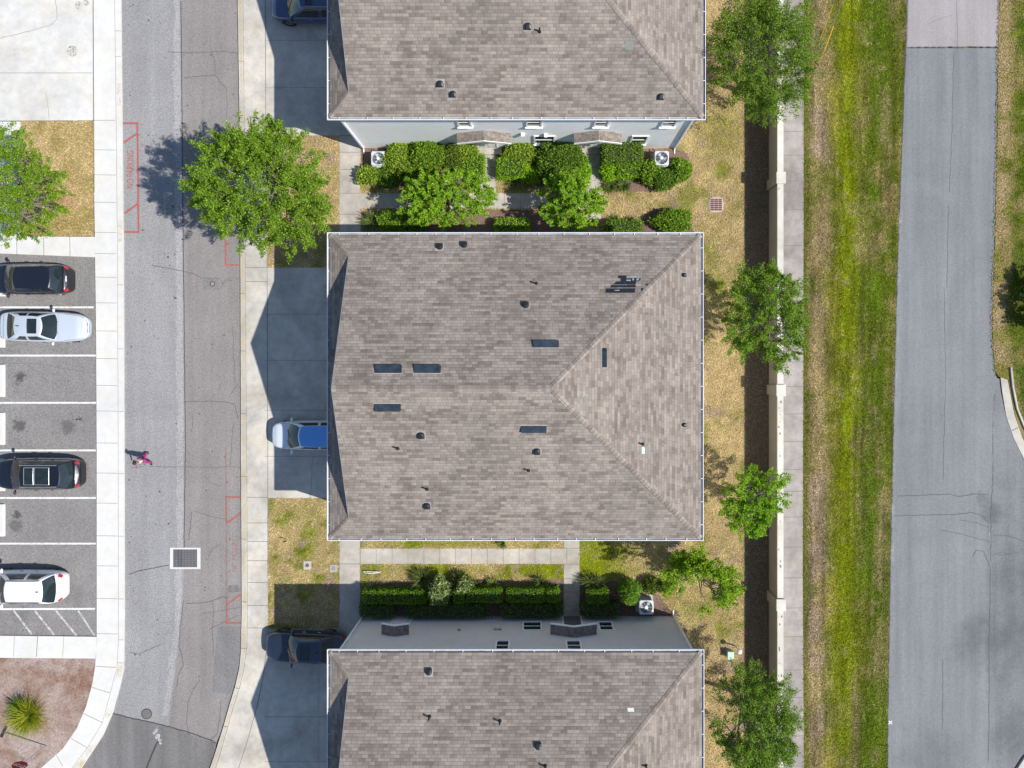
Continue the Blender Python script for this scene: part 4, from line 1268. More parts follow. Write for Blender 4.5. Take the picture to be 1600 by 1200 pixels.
        # downpipes at the corners
        for (x, y) in [(s.wx0+.12, s.wy0-.05), (s.wx0+.12, s.wy1+.05), (s.wx1-.12, s.wy0-.05), (s.wx1-.12, s.wy1+.05)]:
            mb = MB(); mb.box(x-.045, x+.045, y-.047, y+.047, .1, gz-.21)
            sy = -1 if y < s.ym else 1
            mb.tube([(x, y, .12), (x, y+sy*.12, .05), (x, y+sy*.3, .03)], .045, 6)
            s.part(mb, 'downpipe', M['white'])
        # garage doors to the west
        for yy in (s.ym-3.6, s.ym+3.6):
            mb = MB(); mb.box(s.wx0-.03, s.wx0+.02, yy-2.5, yy+2.5, 0, 2.2)
            for i in range(4):
                for j in range(8):
                    y = yy-2.5+j*.625
                    mb.box(s.wx0-.045, s.wx0-.03, y+.06, y+.565, .06+i*.55, .49+i*.55)
            s.part(mb, 'garage_door', M['white_trim'])
    # ---- items of a long wall; side is 'N' or 'S'
    def wallx(s, px, h): return CX+(px-NX)/S*(HC-h)/HC
    def yside(s, side): return (s.wy1, 1) if side == 'N' else (s.wy0, -1)
    def window(s, side, pxa, pxb, z0, z1, href=None, sill=True):
        y, d = s.yside(side)
        hh = href or z0
        xa, xb = s.wallx(pxa, hh), s.wallx(pxb, hh)
        mb = MB()
        f = .085
        def bx(a, b, c, e, p0, p1):
            ya, yb = sorted((y+d*p0, y+d*p1)); mb.box(a, b, ya, yb, c, e)
        bx(xa, xa+f, z0, z1, .0, .06); bx(xb-f, xb, z0, z1, .0, .06)
        bx(xa+f, xb-f, z0, z0+f, .0, .06); bx(xa+f, xb-f, z1-f, z1, .0, .06)
        zm = (z0+z1)/2
        bx(xa+f, xb-f, zm-.025, zm+.025, .0, .045)
        w = s.part(mb, 'window', M['white_trim'])
        mb = MB(); ya, yb = sorted((y+d*.004, y+d*.018)); mb.box(xa+f*.9, xb-f*.9, ya, yb, z0+f*.9, z1-f*.9)
        s.part(mb, 'pane', M['glass'], w)
        if sill:
            mb = MB(); ya, yb = sorted((y+d*.0, y+d*.13)); mb.box(xa-.05, xb+.05, ya, yb, z0-.09, z0-.003)
            s.part(mb, 'sill', M['white_trim'], w)
    def canopy(s, side, pxa, pxb, zf, zt, depth=.55):
        y, d = s.yside(side)
        xa, xb = s.wallx(pxa, zf), s.wallx(pxb, zf); xm = (xa+xb)/2
        k = math.hypot(1, (zt-zf)/(xm-xa))
        mb = MB()
        ys = (y, y+d*depth)
        for (p, q, z0, z1) in ((xa, xm, zf, zt), (xm, xb, zt, zf)):
            vs = [(p, ys[0], z0), (q, ys[0], z1), (q, ys[1], z1), (p, ys[1], z0)]
            uv = [((v[0])*k, 0 if i in (0, 3) else 1) for i, v in enumerate(vs)]
            uv = [(3.1*v[1], 200+abs(v[0]-xa)*k) for v in vs]
            mb.add(vs, [(0, 1, 2, 3)], [uv])
        c = s.part(mb, 'canopy', M['shingle'], fix=False)
        mb = MB()
        t = .19
        for (p, q, z0, z1) in ((xa, xm, zf, zt), (xm, xb, zt, zf)):
            v = []
            for yy in (ys[1], ys[1]+d*.03):
                v += [(p, yy, z0+.012), (q, yy, z1+.012), (q, yy, z1-t), (p, yy, z0-t)]
            mb.add(v, [(0, 1, 2, 3), (7, 6, 5, 4), (0, 4, 5, 1), (3, 2, 6, 7), (0, 3, 7, 4), (1, 5, 6, 2)])
            # soffit below
            mb.add([(p, ys[0], z0-.03), (q, ys[0], z1-.03), (q, ys[1], z1-.03), (p, ys[1], z0-.03)], [(3, 2, 1, 0)])
        s.part(mb, 'fascia', M['white_trim'], c, fix=True)
        mb = MB()
        for x in (xa+.14, xb-.14):
            for i in range(5):
                tt = i/4
                ya = y+d*(.02+depth*.75*tt); z = zf-.16-.42*(1-tt)
            mb.tube([(x, y+d*.03, zf-.62), (x, y+d*depth*.45, zf-.42), (x, y+d*(depth-.04), zf-.15)], .035, 6)
        s.part(mb, 'bracket', M['white_trim'], c)
    def door(s, side, pxa, pxb, mat, h=2.1, porch=None, dep=.02):
        y, d = s.yside(side)
        xa, xb = s.wallx(pxa, 0), s.wallx(pxb, 0)
        mb = MB()
        ya, yb = sorted((y, y+d*.05))
        mb.box(xa-.08, xa, ya, yb, .0, h+.08); mb.box(xb, xb+.08, ya, yb, 0, h+.08); mb.box(xa, xb, ya, yb, h, h+.08)
        fr = s.part(mb, 'door', M['white_trim'])
        mb = MB(); ya, yb = sorted((y+d*.004, y+d*.03)); mb.box(xa, xb, ya, yb, .02, h)
        for i in range(2):
            for j in range(3):
                w = (xb-xa)/2
                ya, yb = sorted((y+d*.03, y+d*.04)); mb.box(xa+i*w+.08, xa+(i+1)*w-.08, ya, yb, .2+j*.62, .68+j*.62)
        s.part(mb, 'door_leaf', mat, fr)
        mb = MB(); ya, yb = sorted((y+d*.03, y+d*.1)); mb.box(xb-.14, xb-.08, ya, yb, 1.0, 1.06)
        s.part(mb, 'handle', M['chrome'], fr)
        if porch:
            p0, p1, py = porch
            mb = MB(); yy = CY-(py-NY)/S
            ya, yb = sorted((y, yy)); mb.box(s.wallx(p0, 0), s.wallx(p1, 0), ya, yb, -.05, .07)
            s.part(mb, 'porch_slab', M['conc_walk'])
    def wall_lamp(s, side, px, z):
        y, d = s.yside(side); x = s.wallx(px, z)
        mb = MB(); ya, yb = sorted((y, y+d*.16)); mb.box(x-.07, x+.07, ya, yb, z-.16, z+.1)
        ya, yb = sorted((y+d*.02, y+d*.20)); mb.box(x-.10, x+.10, ya, yb, z+.1, z+.14)
        s.part(mb, 'wall_lamp', M['white_trim'])
    # ---- roof fittings
    def box_vent(s, px, py, wpx, dpx):
        x, y, z = s.P(px, py)
        east = x > s.rx1-s.half and (s.rx1-x) < min(y-s.ry0, s.ry1-y)
        k = (HC-z)/HC/S
        w, dp = wpx*k/2, dpx*k/2
        if east: D = Vector((1, 0, -PITCH)).normalized(); A = Vector((0, 1, 0))
        else:
            sg = 1 if y > s.ym else -1
            D = Vector((0, sg, -PITCH)).normalized(); A = Vector((1, 0, 0))
        Nn = Vector((-D.x*D.z, -D.y*D.z, 1)); Nn = A.cross(D); Nn = Nn if Nn.z > 0 else -Nn
        c = Vector((x, y, z))
        mb = MB()
        def q(a, b, h): return c+A*(a*w)+D*(b*dp)+Nn*h
        mb.cur = 0
        v = [q(-1, -1, .005), q(1, -1, .005), q(1, 1, .005), q(-1, 1, .005), q(-.98, -.9, .03), q(.98, -.9, .03), q(.98, .95, .13), q(-.98, .95, .13)]
        mb.add(v, [(4, 5, 6, 7), (0, 4, 7, 3), (1, 2, 6, 5), (0, 1, 5, 4), (3, 7, 6, 2)])
        mb.add([q(-.9, -.35, .068), q(.9, -.35, .068), q(.9, -.2, .078), q(-.9, -.2, .078)], [(0, 1, 2, 3)])
        mb.cur = 1
        for (a0, a1, b0, b1, hh) in ((-1.04, 1.04, 1.0, 1.22, .02), (-1.06, 1.06, -1.18, -1.0, .012)):
            mb.add([q(a0, b0, hh), q(a1, b0, hh), q(a1, b1, hh), q(a0, b1, hh)], [(0, 1, 2, 3)])
        s.part(mb, 'roof_vent', [M['vent_metal'], M['conc_walk']], s.roof, fix=True)
    def dome_vent(s, px, py, r=.16):
        x, y, z = s.P(px, py)
        east = x > s.rx1-s.half and (s.rx1-x) < min(y-s.ry0, s.ry1-y)
        D = Vector((1, 0, -PITCH)) if east else Vector((0, 1 if y > s.ym else -1, -PITCH))
        D.normalize(); A = Vector((0, 1, 0)) if east else Vector((1, 0, 0))
        N_ = A.cross(D); N_ = N_ if N_.z > 0 else -N_
        c = Vector((x, y, z))
        prof = [(-1, 1), (1, 1), (1, -.1)]+[(math.cos(a), -.1-.9*math.sin(a)) for a in np.linspace(0, math.pi, 9)[1:-1]]+[(-1, -.1)]
        mb = MB()
        rows = []
        for (sc, h) in ((1.0, .0), (1.0, .09), (.86, .13), (.5, .15)):
            rows.append([c+A*(a*r*sc)+D*(b*r*sc)+N_*h for a, b in prof])
        mb.grid(rows, closed=True); n = len(prof)
        mb.add(rows[-1], [tuple(range(n))])
        mb.cur = 1
        mb.add([c+A*(a*r*1.35)+D*(b*r*1.4)+N_*.006 for a, b in ((-1, -1), (1, -1), (1, 1), (-1, 1))], [(0, 1, 2, 3)])
        s.part(mb, 'roof_vent', [M['black'], M['conc_old']], s.roof, fix=True)
    def pipe(s, px, py, h=.32, r=.045):
        x, y, z = s.P(px, py)
        mb = MB(); mb.tube([(x, y, z-.03), (x, y, z+h)], r, 10); mb.cyl((x, y), r*2.2, z-.02, z+.07, 10, r*1.1)
        s.part(mb, 'vent_pipe', M['black'], s.roof)
    def patch(s, quads, mat, name, up=.008):
        mb = MB()
        for i, q in enumerate(quads):
            vs = []
            for (px, py) in q:
                x, y, z = s.P(px, py); vs.append((x, y, z+up+.0007*i))
            mb.add(vs, [tuple(range(len(vs)))])
        s.part(mb, name, mat, s.roof, fix=False)

hm = House('grey shingled house in the middle with a dark bare patch on its roof', 556.3, 1063, 392, 807.1)
hu = House('upper house with sunlit white wall and two shingled porch canopies', 556.3, 1066, -175, 240.4)
hl = House('lower house with wall greyed for shade and dark porch canopies', 556.3, 1064, 953.6, 1368.6, 'stucco_shaded')

# middle house roof fittings
for v in [(607, 577, 42, 13), (668, 577, 42, 13), (606, 636, 41, 12), (853, 538, 41, 11), (834, 670, 40, 11)]: hm.box_vent(*v)
hm.box_vent(943.5, 559, 30, 7)
for v in [(687, 386), (725, 383), (821, 477), (658, 680), (839, 705), (667, 790)]: hm.dome_vent(*v)
for v in [(1068, 430), (1068, 664)]: hm.dome_vent(*v, r=.10)
for v in [(838, 443), (621.5, 700.5), (826, 735), (667, 764), (1004, 694)]: hm.pipe(*v)
ROWS = [[(966, 430.5), (979, 430.5), (979, 436), (970, 436), (970, 435), (966, 434.5)], [(970, 436), (1001, 434), (1001, 437), (996, 440), (970, 440)], [(963, 440), (994, 440), (993, 444.6), (958, 444.6)], [(955, 445.4), (993, 445), (993, 449.2), (954, 449.2)], [(947, 450.8), (992.5, 450.4), (992, 457.5), (946, 457.5)], [(1002, 450), (1005, 450), (1005, 455), (1002, 455)], [(1009, 444), (1014, 443), (1012, 446), (1008, 446)]]
M['felt'] = plain('roofing_felt', (.020, .025, .034), .9, spec=.15, var=.4, scale=9)
M['felt_pale'] = plain('torn_felt_pale', (.26, .32, .34), .7, var=.5, scale=7)
hm.patch(ROWS, M['felt'], 'bare_patch', .010)
hm.patch([[(979, 431.5), (1000, 432), (1000, 433.6), (979, 433.6)], [(978, 437), (985.5, 437), (985.5, 439), (978, 439)], [(988, 434.5), (990.5, 434.5), (990.5, 438), (988, 438)], [(994, 436), (998, 434), (999, 436), (995, 439)], [(958, 444.7), (980, 444.7), (980, 445.3), (958, 445.3)], [(960, 453), (968, 453), (968, 454.4), (960, 454.4)]], M['felt_pale'], 'torn_felt', .016)
M['shingle_new'] = plain('shingle_green_grey', (.19, .20, .175), .9)
M['tin'] = plain('flashing_pale', (.60, .63, .61), .5)
for q in [[(907, 616), (911, 614), (911, 623), (907, 624)], [(911.3, 621), (914.5, 619), (914.5, 629), (911.3, 630)], [(915, 636), (918, 634), (918, 645), (915, 646)], [(986, 692), (990, 692), (990, 705), (986, 705)], [(1000, 697), (1014, 697), (1014, 710), (1000, 710)]]:
    hm.patch([q], M['shingle_new'], 'repair_shingle', .006)
hm.patch([[(1003, 699), (1007, 699), (1007, 709), (1003, 709)]], M['tin'], 'repair_flashing', .012)
for (a, b) in [(600, 632), (700, 735), (860, 892), (960, 985)]:
    for sd in 'NS':
        hm.window(sd, a, b, .95, 2.3); hm.window(sd, a, b, 3.65, 4.95)
# upper house
hu.dome_vent(825, 41); hu.dome_vent(688, 131); hu.dome_vent(708, 147); hu.dome_vent(1033, 151); hu.pipe(843, 49)
hu.patch([[(977, 64), (990, 64), (990, 78), (977, 78)]], M['shingle_new'], 'repair_shingle', .006)
hu.window('S', 716, 738, 3.75, 5.0, 3.75); hu.window('S', 822, 847, 3.75, 5.0, 3.75); hu.window('S', 927, 950, 3.75, 5.0, 3.75); hu.window('S', 1031, 1054, 3.75, 5.0, 3.75)
hu.window('S', 834, 867, .85, 2.25, 1.5); hu.window('S', 985, 1011, .85, 2.25, 1.5)
hu.canopy('S', 714, 799, 2.62, 3.1); hu.canopy('S', 897, 972, 2.62, 3.1)
hu.door('S', 748, 776, M['white_trim'], porch=(742, 784, 241.5)); hu.door('S', 915, 939, M['white_trim'], porch=(909, 945, 241.5))
hu.wall_lamp('S', 817, 2.55); hu.wall_lamp('S', 853, 2.45)
# lower house
hl.dome_vent(670, 1050); hl.dome_vent(841, 1166)
for v in [(671, 1120), (781, 1127), (852, 1197), (1009, 1196)]: hl.pipe(*v)
hl.patch([[(980, 1106), (990, 1105.5), (991, 1112), (981, 1112)]], M['tin'], 'repair_flashing', .01)
hl.window('N', 774.5, 797, 3.72, 5.0, 3.9, False); hl.window('N', 883.5, 908, 3.72, 5.0, 3.9, False)
hl.window('N', 816, 847, .95, 2.3, 2.1, False); hl.window('N', 936, 960, .95, 2.3, 2.1, False)
hl.canopy('N', 860, 932.5, 2.8, 3.25); hl.canopy('N', 596, 639, 2.8, 3.1)
hl.door('N', 880, 906, plain('door_dark', (.10, .11, .13), .5), porch=(876, 910, 949.5))
M['door_tan'] = plain('door_tan', (.80, .74, .64), .6)
hl.door('N', 618, 645, M['door_tan'], h=2.35)
y, d = hl.yside('N')
mb = MB(); mb.box(hl.wallx(619, .5), hl.wallx(638, .5), y+.042, y+.06, .35, 1.15); hl.part(mb, 'door_panel', M['white_trim'])
for x in (760, 766.5, 772):
    mb = MB(); xx = hl.wallx(x, .4); mb.box(xx-.03, xx+.03, y, y+.1, .3, .5); mb.box(xx-.05, xx+.05, y+.1, y+.13, .38, .42); hl.part(mb, 'pipe_stub', M['grey_metal'])
for x, z in ((717.5, 2.2), (774, 2.1), (781, 2.1)):
    mb = MB(); xx = hl.wallx(x, z); mb.box(xx-.09, xx+.09, y, y+.06, z-.08, z+.1); hl.part(mb, 'wall_vent', M['grey_metal'])

# ================================================================== PERIMETER WALL
wx0 = G(1200, 0)[0]; wx1 = G(1208.5, 0)[0]
wl = empty('perimeter_wall', (wx0, 0, 0), 'long tan stucco boundary wall with cream cap beside the right sidewalk', 'wall')
ya, yb = G(0, -420)[1], G(0, 1620)[1]
mb = MB(); mb.box(wx0+.05, wx1-.05, yb, ya, -.1, 1.52); mb.build('wall_panel', M['stucco_tan'], wl, (wx0, 0, 0))
mb = MB(); mb.box(wx0-.01, wx1+.01, yb, ya, 1.52, 1.64)
mb.build('coping', M['cap_cream'], wl, (wx0, 0, 0))
rr = random.Random(9)
M['cap_dirt'] = plain('coping_grime', (.13, .12, .105), .9)
mb = MB()
for i in range(62):
    yy = rr.uniform(yb+10, ya-10); xx = rr.uniform(wx0+.06, wx1-.08); r = rr.uniform(.02, .05)
    mb.sheet([(xx+r*math.cos(a)*rr.uniform(.6, 1.1), yy+r*1.6*math.sin(a)*rr.uniform(.6, 1.3)) for a in np.linspace(0, 6.28, 8)[:-1]], 1.6435)
mb.build('coping_stain', M['cap_dirt'], wl, (wx0, 0, 0))
for py in [278, 610, 945, -55, 1280]:
    h = 1.7
    yy = G(0, py, h)[1]
    mb = MB(); mb.box(wx0-.07, wx1+.07, yy-.28, yy+.28, -.1, 1.69)
    p = mb.build('pilaster', M['stucco_tan'], wl, (wx0, 0, 0))
    mb = MB(); mb.box(wx0-.10, wx1+.10, yy-.32, yy+.32, 1.69, 1.77); mb.build('pilaster_cap', M['cap_cream'], p, (wx0, 0, 0))

# ================================================================== VEHICLES
def paint(name, c, metal=.35, rough=.28):
    t = NT(name)
    fl = t.noise(300, 1)
    t.b.inputs['Coat Weight'].default_value = 1.0
    t.b.inputs['Coat Roughness'].default_value = .04
    t.put(t.b.inputs['Roughness'], rough)
    t.b.inputs['Metallic'].default_value = metal
    t.l(t.mix(1, c, t.ramp(fl, [(.3, .92), (.7, 1.05)]), 'MULTIPLY'), t.b.inputs['Base Color'])
    return t.m

def car(label, px, py, L, W, H, body, suv=True, face=0.0, roof_mat=None, sunroof=None, rails=None, plate=False, rear_box=False, group=None, tilt=0.0, lamp=None):
    hb = .75
    x0, y0, _ = G(px, py, hb)
    zg = -.09 if px < 200 else .008
    root = empty('parked_car', (x0, y0, zg), label, 'car', group, rz=face+tilt)
    belt = 1.02 if suv else .92
    # control heights along the length, rear (-1) to front (+1)
    if suv: zc = [(-1, .86), (-.93, 1.0), (-.6, belt), (.40, belt), (.58, 1.03), (.84, .94), (.96, .80), (1, .66)]
    else: zc = [(-1, .78), (-.95, .93), (-.62, .99), (.25, .93), (.40, .95), (.80, .82), (.95, .70), (1, .58)]
    def zt(s): return float(np.interp(s, [a for a, b in zc], [b for a, b in zc]))
    def wd(s):
        n = 4.4 if s > 0 else 6.5
        return W/2*max(.0, (1-abs(s)**n))**(1/n)*(1-.04*abs(s))
    def surf(u, v):
        s = -math.cos(math.pi*u); s = max(-.9985, min(.9985, s))
        w = wd(s); z = zt(s)
        t = 2*v if v <= .5 else 2*(1-v); sg = 1 if v <= .5 else -1
        prof = [(.90, .22), (.985, .42), (1.0, z*.66), (.97, z*.88), (.86, z*.985), (.50, z+.02), (0, z+.035)]
        k = t*(len(prof)-1); i = min(int(k), len(prof)-2); f = k-i
        p0 = prof[max(i-1, 0)]; p1 = prof[i]; p2 = prof[i+1]; p3 = prof[min(i+2, len(prof)-1)]
        cr = lambda a, b, c, d: .5*((2*b)+(-a+c)*f+(2*a-5*b+4*c-d)*f*f+(-a+3*b-3*c+d)*f**3)
        a = cr(p0[0], p1[0], p2[0], p3[0]); zz = cr(p0[1], p1[1], p2[1], p3[1])
        # nose and tail curve in plan: the ends pull in towards the corners
        return Vector((s*L/2, sg*w*a, zz))
    nu, nv = 56, 44
    mb = MB(); mb.grid([[surf(i/nu, j/nv) for j in range(nv+1)] for i in range(nu+1)])
    mb.grid([[Vector((surf(i/nu, 0).x, y, .22)) for y in (surf(i/nu, 0).y, surf(i/nu, 1).y)] for i in range(nu+1)])
    for u in (0, 1):
        mb.add([surf(u, j/nv) for j in range(nv+1)], [tuple(range(nv+1))])
    bo = mb.build('body', body, root, smooth=True, fix=True)
    def skin(u0, u1, v0, v1, n=6, up=.008):
        P = []
        for i in range(n+1):
            row = []
            for j in range(n+1):
                u = u0+(u1-u0)*i/n; v = v0+(v1-v0)*j/n
                p = surf(u, v); a = surf(u+.004, v)-surf(u-.004, v); b = surf(u, v+.006)-surf(u, v-.006)
                nn = b.cross(a); nn = nn.normalized() if nn.length > 1e-9 else Vector((0, 0, 1))
                if nn.z < 0 and abs(nn.z) > .3: nn = -nn
                if nn.dot(Vector((p.x*.3, p.y, p.z-.4))) < 0: nn = -nn
                row.append(p+nn*up)
            P.append(row)
        return P
    # shut lines of bonnet and tailgate
    mb = MB()
    for v0, v1 in ((.318, .326), (.674, .682)): mb.grid(skin(.68, .93, v0, v1, 8, .003))
    mb.grid(skin(.925, .931, .325, .675, 10, .003))
    if not suv: mb.grid(skin(.16, .165, .33, .67, 10, .003))
    mb.build('panel_gap', M['black'], bo, smooth=True)
    for sg in (0, 1):
        f = (lambda a, b: (a, b)) if sg == 0 else (lambda a, b: (1-b, 1-a))
        mb = MB(); mb.grid(skin(.885, .955, *f(.235, .325))); mb.build('headlight', lamp or M['lamp_clear'], root, smooth=True)
        mb = MB(); mb.grid(skin(.055, .125, *f(.22, .34))); mb.build('taillight', M['lamp_red'], root, smooth=True)
    mb = MB(); mb.grid(skin(.955, .975, .36, .64, 10)); mb.build('grille', M['black'], root, smooth=True)
    if plate:
        mb = MB(); mb.grid(skin(.068, .085, .455, .545, 4, .012)); mb.build('licence_plate', M['white_trim'], root)
    # greenhouse
    if suv: xb1, xb0, xr1, xr0 = .58, -.91, .20, -.72
    else: xb1, xb0, xr1, xr0 = .42, -.82, .12, -.50
    if rear_box: xr0, xb0 = -.78, -.94
    h2 = L/2
    def outline(xf, xr, w, bowf, bowr, cr):
        pts = []; seg = []
        yw = w-cr
        n = 10
        for i in range(n+1):
            y = yw-2*yw*i/n; pts.append((xf*h2-bowf*(y/yw)**2, y)); seg.append('F')
        xs = xf*h2-bowf-cr*1.1; xe = xr*h2+bowr+cr*1.0
        c2 = cr-.03; xff = xf*h2-bowf; xrr = xr*h2+bowr
        def arc(xa, x1, sgn, flip, key):
            for i in range(1, 4):
                a = math.pi/2*i/4
                if flip: a = math.pi/2-a
                pts.append((xa+(x1-xa)*math.cos(a), sgn*(yw+c2*math.sin(a)))); seg.append(key)
        m = 14
        arc(xs, xff, -1, False, 'a')
        for i in range(m+1):
            t = i/m; pts.append((xs+(xe-xs)*t, -(w-.03*(2*t-1)**2))); seg.append('S%d' % i)
        arc(xe, xrr, -1, True, 'c')
        for i in range(n+1):
            y = -yw+2*yw*i/n; pts.append((xr*h2+bowr*(y/yw)**2, y)); seg.append('R')
        arc(xe, xrr, 1, False, 'c')
        for i in range(m+1):
            t = i/m; pts.append((xe+(xs-xe)*t, w-.03*(2*t-1)**2)); seg.append('T%d' % i)
        arc(xs, xff, 1, True, 'a')
        return pts, seg
    wb_, wr_ = W/2*.90, W/2*(.70 if suv else .64)
    Bp, sg_ = outline(xb1, xb0, wb_, .17, .10, .06)
    Rp, _ = outline(xr1, xr0, wr_, .10, .07, .10)
    zr_ = H-.055
    ts = [0, .07, .25, .5, .75, .93, 1.0]
    n = len(Bp)
    def gp(i, t):
        bx, by = Bp[i]; rx_, ry_ = Rp[i]
        bz = min(zt(bx/h2)-.01, belt) if not suv else belt-.02
        bz = zt(max(-.98, min(.98, bx/h2)))-.015
        bul = .05*math.sin(math.pi*t)
        x = bx+(rx_-bx)*t; y = by+(ry_-by)*t
        k = math.hypot(x, y*2) or 1
        return Vector((x+bul*x/k*.6, y+bul*(1 if y > 0 else -1)*min(1, abs(y)*2), bz+(zr_-bz)*t))
    parts = {k: MB() for k in ('F', 'R', 'S', 'T', 'P')}
    front_s = (2, 6); rear_s = (7, 12)
    for i in range(n):
        j = (i+1) % n
        for q in range(len(ts)-1):
            key = 'P'
            if 1 <= q <= 4:
                a, b = sg_[i], sg_[j]
                if a == 'F' and b == 'F': key = 'F'
                elif a == 'R' and b == 'R': key = 'R'
                elif a[0] in 'ST' and b[0] == a[0]:
                    kk = int(a[1:]) if a[0] == 'S' else 13-int(a[1:])
                    if 1 <= kk <= 6 or 8 <= kk <= (12 if suv else 11): key = a[0]
            parts[key].add([gp(i, ts[q]), gp(j, ts[q]), gp(j, ts[q+1]), gp(i, ts[q+1])], [(0, 1, 2, 3)])
    top = []
    cxr = (xr1+xr0)/2*h2
    for sc in (1, .92, .75, .5, .25, .04):
        row = []
        for i in range(n):
            rx_, ry_ = Rp[i]
            row.append(Vector((cxr+(rx_-cxr)*sc, ry_*sc, zr_+.055*(1-sc**2.2))))
        top.append(row)
    rf = MB(); rf.grid(top, closed=True); rf.add(top[-1], [tuple(range(n))])
    def weld(o):
        import bmesh
        bm = bmesh.new(); bm.from_mesh(o.data); bmesh.ops.remove_doubles(bm, verts=bm.verts, dist=.0005)
        bmesh.ops.recalc_face_normals(bm, faces=bm.faces); bm.to_mesh(o.data); bm.free()
        return o
    weld(parts['P'].build('pillars', body, root, smooth=True))
    weld(rf.build('roof', roof_mat or body, root, smooth=True))
    weld(parts['F'].build('windscreen', M['car_glass'], root, smooth=True))
    weld(parts['R'].build('rear_window', M['car_glass'], root, smooth=True))
    for k in 'ST': weld(parts[k].build('side_window', M['car_glass'], root, smooth=True))
    # cowl with wipers
    mb = MB()
    for y in (-.35, .25):
        mb.tube([(xb1*h2+.01-.06, y, zt(xb1)+.035), (xb1*h2-.22, y+.42, zt(xb1)+.16)], .012, 5)
    mb.build('wiper', M['black'], root)
    def roof_z(x, y):
        return zr_+.055*(1-min(1, max(abs((x-cxr)/((xr1-xr0)/2*h2)), abs(y)/wr_))**2.2)
    def roof_sheet(xa, xb, w, up):
        P = []
        for i in range(9):
            P.append([(xa+(xb-xa)*i/8, -w+2*w*j/8, roof_z(xa+(xb-xa)*i/8, -w+2*w*j/8)+up) for j in range(9)])
        return P
    for q in (sunroof or []):
        xa, xb, w = q
        mb = MB(); mb.grid(roof_sheet(xa*h2, xb*h2, w*W/2, .014)); mb.build('sunroof', M['car_glass'], root, smooth=True)
        mb = MB()
        c = [(xa*h2, -w*W/2), (xb*h2, -w*W/2), (xb*h2, w*W/2), (xa*h2, w*W/2), (xa*h2, -w*W/2)]
        for a, b in zip(c[:-1], c[1:]):
            mb.tube([(a[0]+(b[0]-a[0])*k/6, a[1]+(b[1]-a[1])*k/6, roof_z(a[0]+(b[0]-a[0])*k/6, a[1]+(b[1]-a[1])*k/6)+.013) for k in range(7)], .016, 5)
        mb.build('sunroof_frame', M['grey_metal'] if len(sunroof) > 1 else M['black'], root)
    if rails:
        for sgn in (-1, 1):
            mb = MB()
            xs = np.linspace(xr0*h2*.92, xr1*h2*.95, 9)
            mb.tube([(x, sgn*wr_*.93, zr_+.02+.05*math.sin(math.pi*min(1, max(0, (i+.0)/8)))**.4) for i, x in enumerate(xs)], .018, 6)
            mb.build('roof_rail', rails, root)
    mb = MB(); mb.tube([(xr0*h2+.28, 0, zr_+.05), (xr0*h2+.12, 0, zr_+.10)], [.035, .012], 6); mb.build('antenna', M['black'], root)
    for sgn in (-1, 1):
        mb = MB()
        cx_, cy_, cz_ = (xb1-.13)*h2, sgn*(W/2+.08), belt+.03
        P = []
        for a in np.linspace(0, math.pi, 7):
            P.append([(cx_+.075*math.sin(a)*math.cos(b), cy_+.13*math.cos(a), cz_+.085*math.sin(a)*math.sin(b)) for b in np.linspace(0, 2*math.pi, 11)[:-1]])
        mb.grid(P, closed=True); mb.box(cx_-.03, cx_+.03, min(cy_, sgn*W/2*.93), max(cy_, sgn*W/2*.93), cz_-.06, cz_-.02)
        mb.build('mirror', body if body not in (black, black2, navy) else M['black'], root, smooth=True)
    for sx in (.60, -.58):
        for sgn in (-1, 1):
            r = .36 if suv else .33
            mb = MB()
            yo = sgn*(W/2*.93)
            prof = [(r*.62, 0), (r*.66, .012), (r*.9, .02), (r, .0), (r, -.16), (r*.9, -.2)]
            mb.lathe([(a, sgn*b) for a, b in prof], (sx*h2, yo, r), 24, 'Y')
            w_ = mb.build('wheel', M['black_rubber'], root, smooth=True, fix=True)
            mb = MB()
            mb.lathe([(.01, sgn*.004), (r*.2, sgn*.004), (r*.62, sgn*-.01)], (sx*h2, yo, r), 24, 'Y')
            for k in range(5):
                a = 2*math.pi*k/5
                mb.tube([(sx*h2, yo+sgn*.012, r), (sx*h2+r*.6*math.cos(a), yo+sgn*.012, r+r*.6*math.sin(a))], .028, 5)
            mb.build('rim', M['rim'], w_, smooth=False, fix=True)
            mb = MB()
            arc = []
            for a in np.linspace(-.15, math.pi+.15, 15):
                arc.append([(sx*h2+q*math.cos(a), yo*1.012, r+q*math.sin(a)) for q in (r*1.03, r*1.2)])
            mb.grid(arc); mb.build('wheel_arch', M['black'], root)
    for sgn in (-1, 1):
        for xx in (.02, -.36):
            mb = MB(); mb.box(xx*h2-.09, xx*h2+.09, min(sgn*W/2*.99, sgn*(W/2*.99+.03)), max(sgn*W/2*.99, sgn*(W/2*.99+.03)), belt*.80, belt*.80+.03); mb.build('door_handle', M['chrome'], root)
    return root

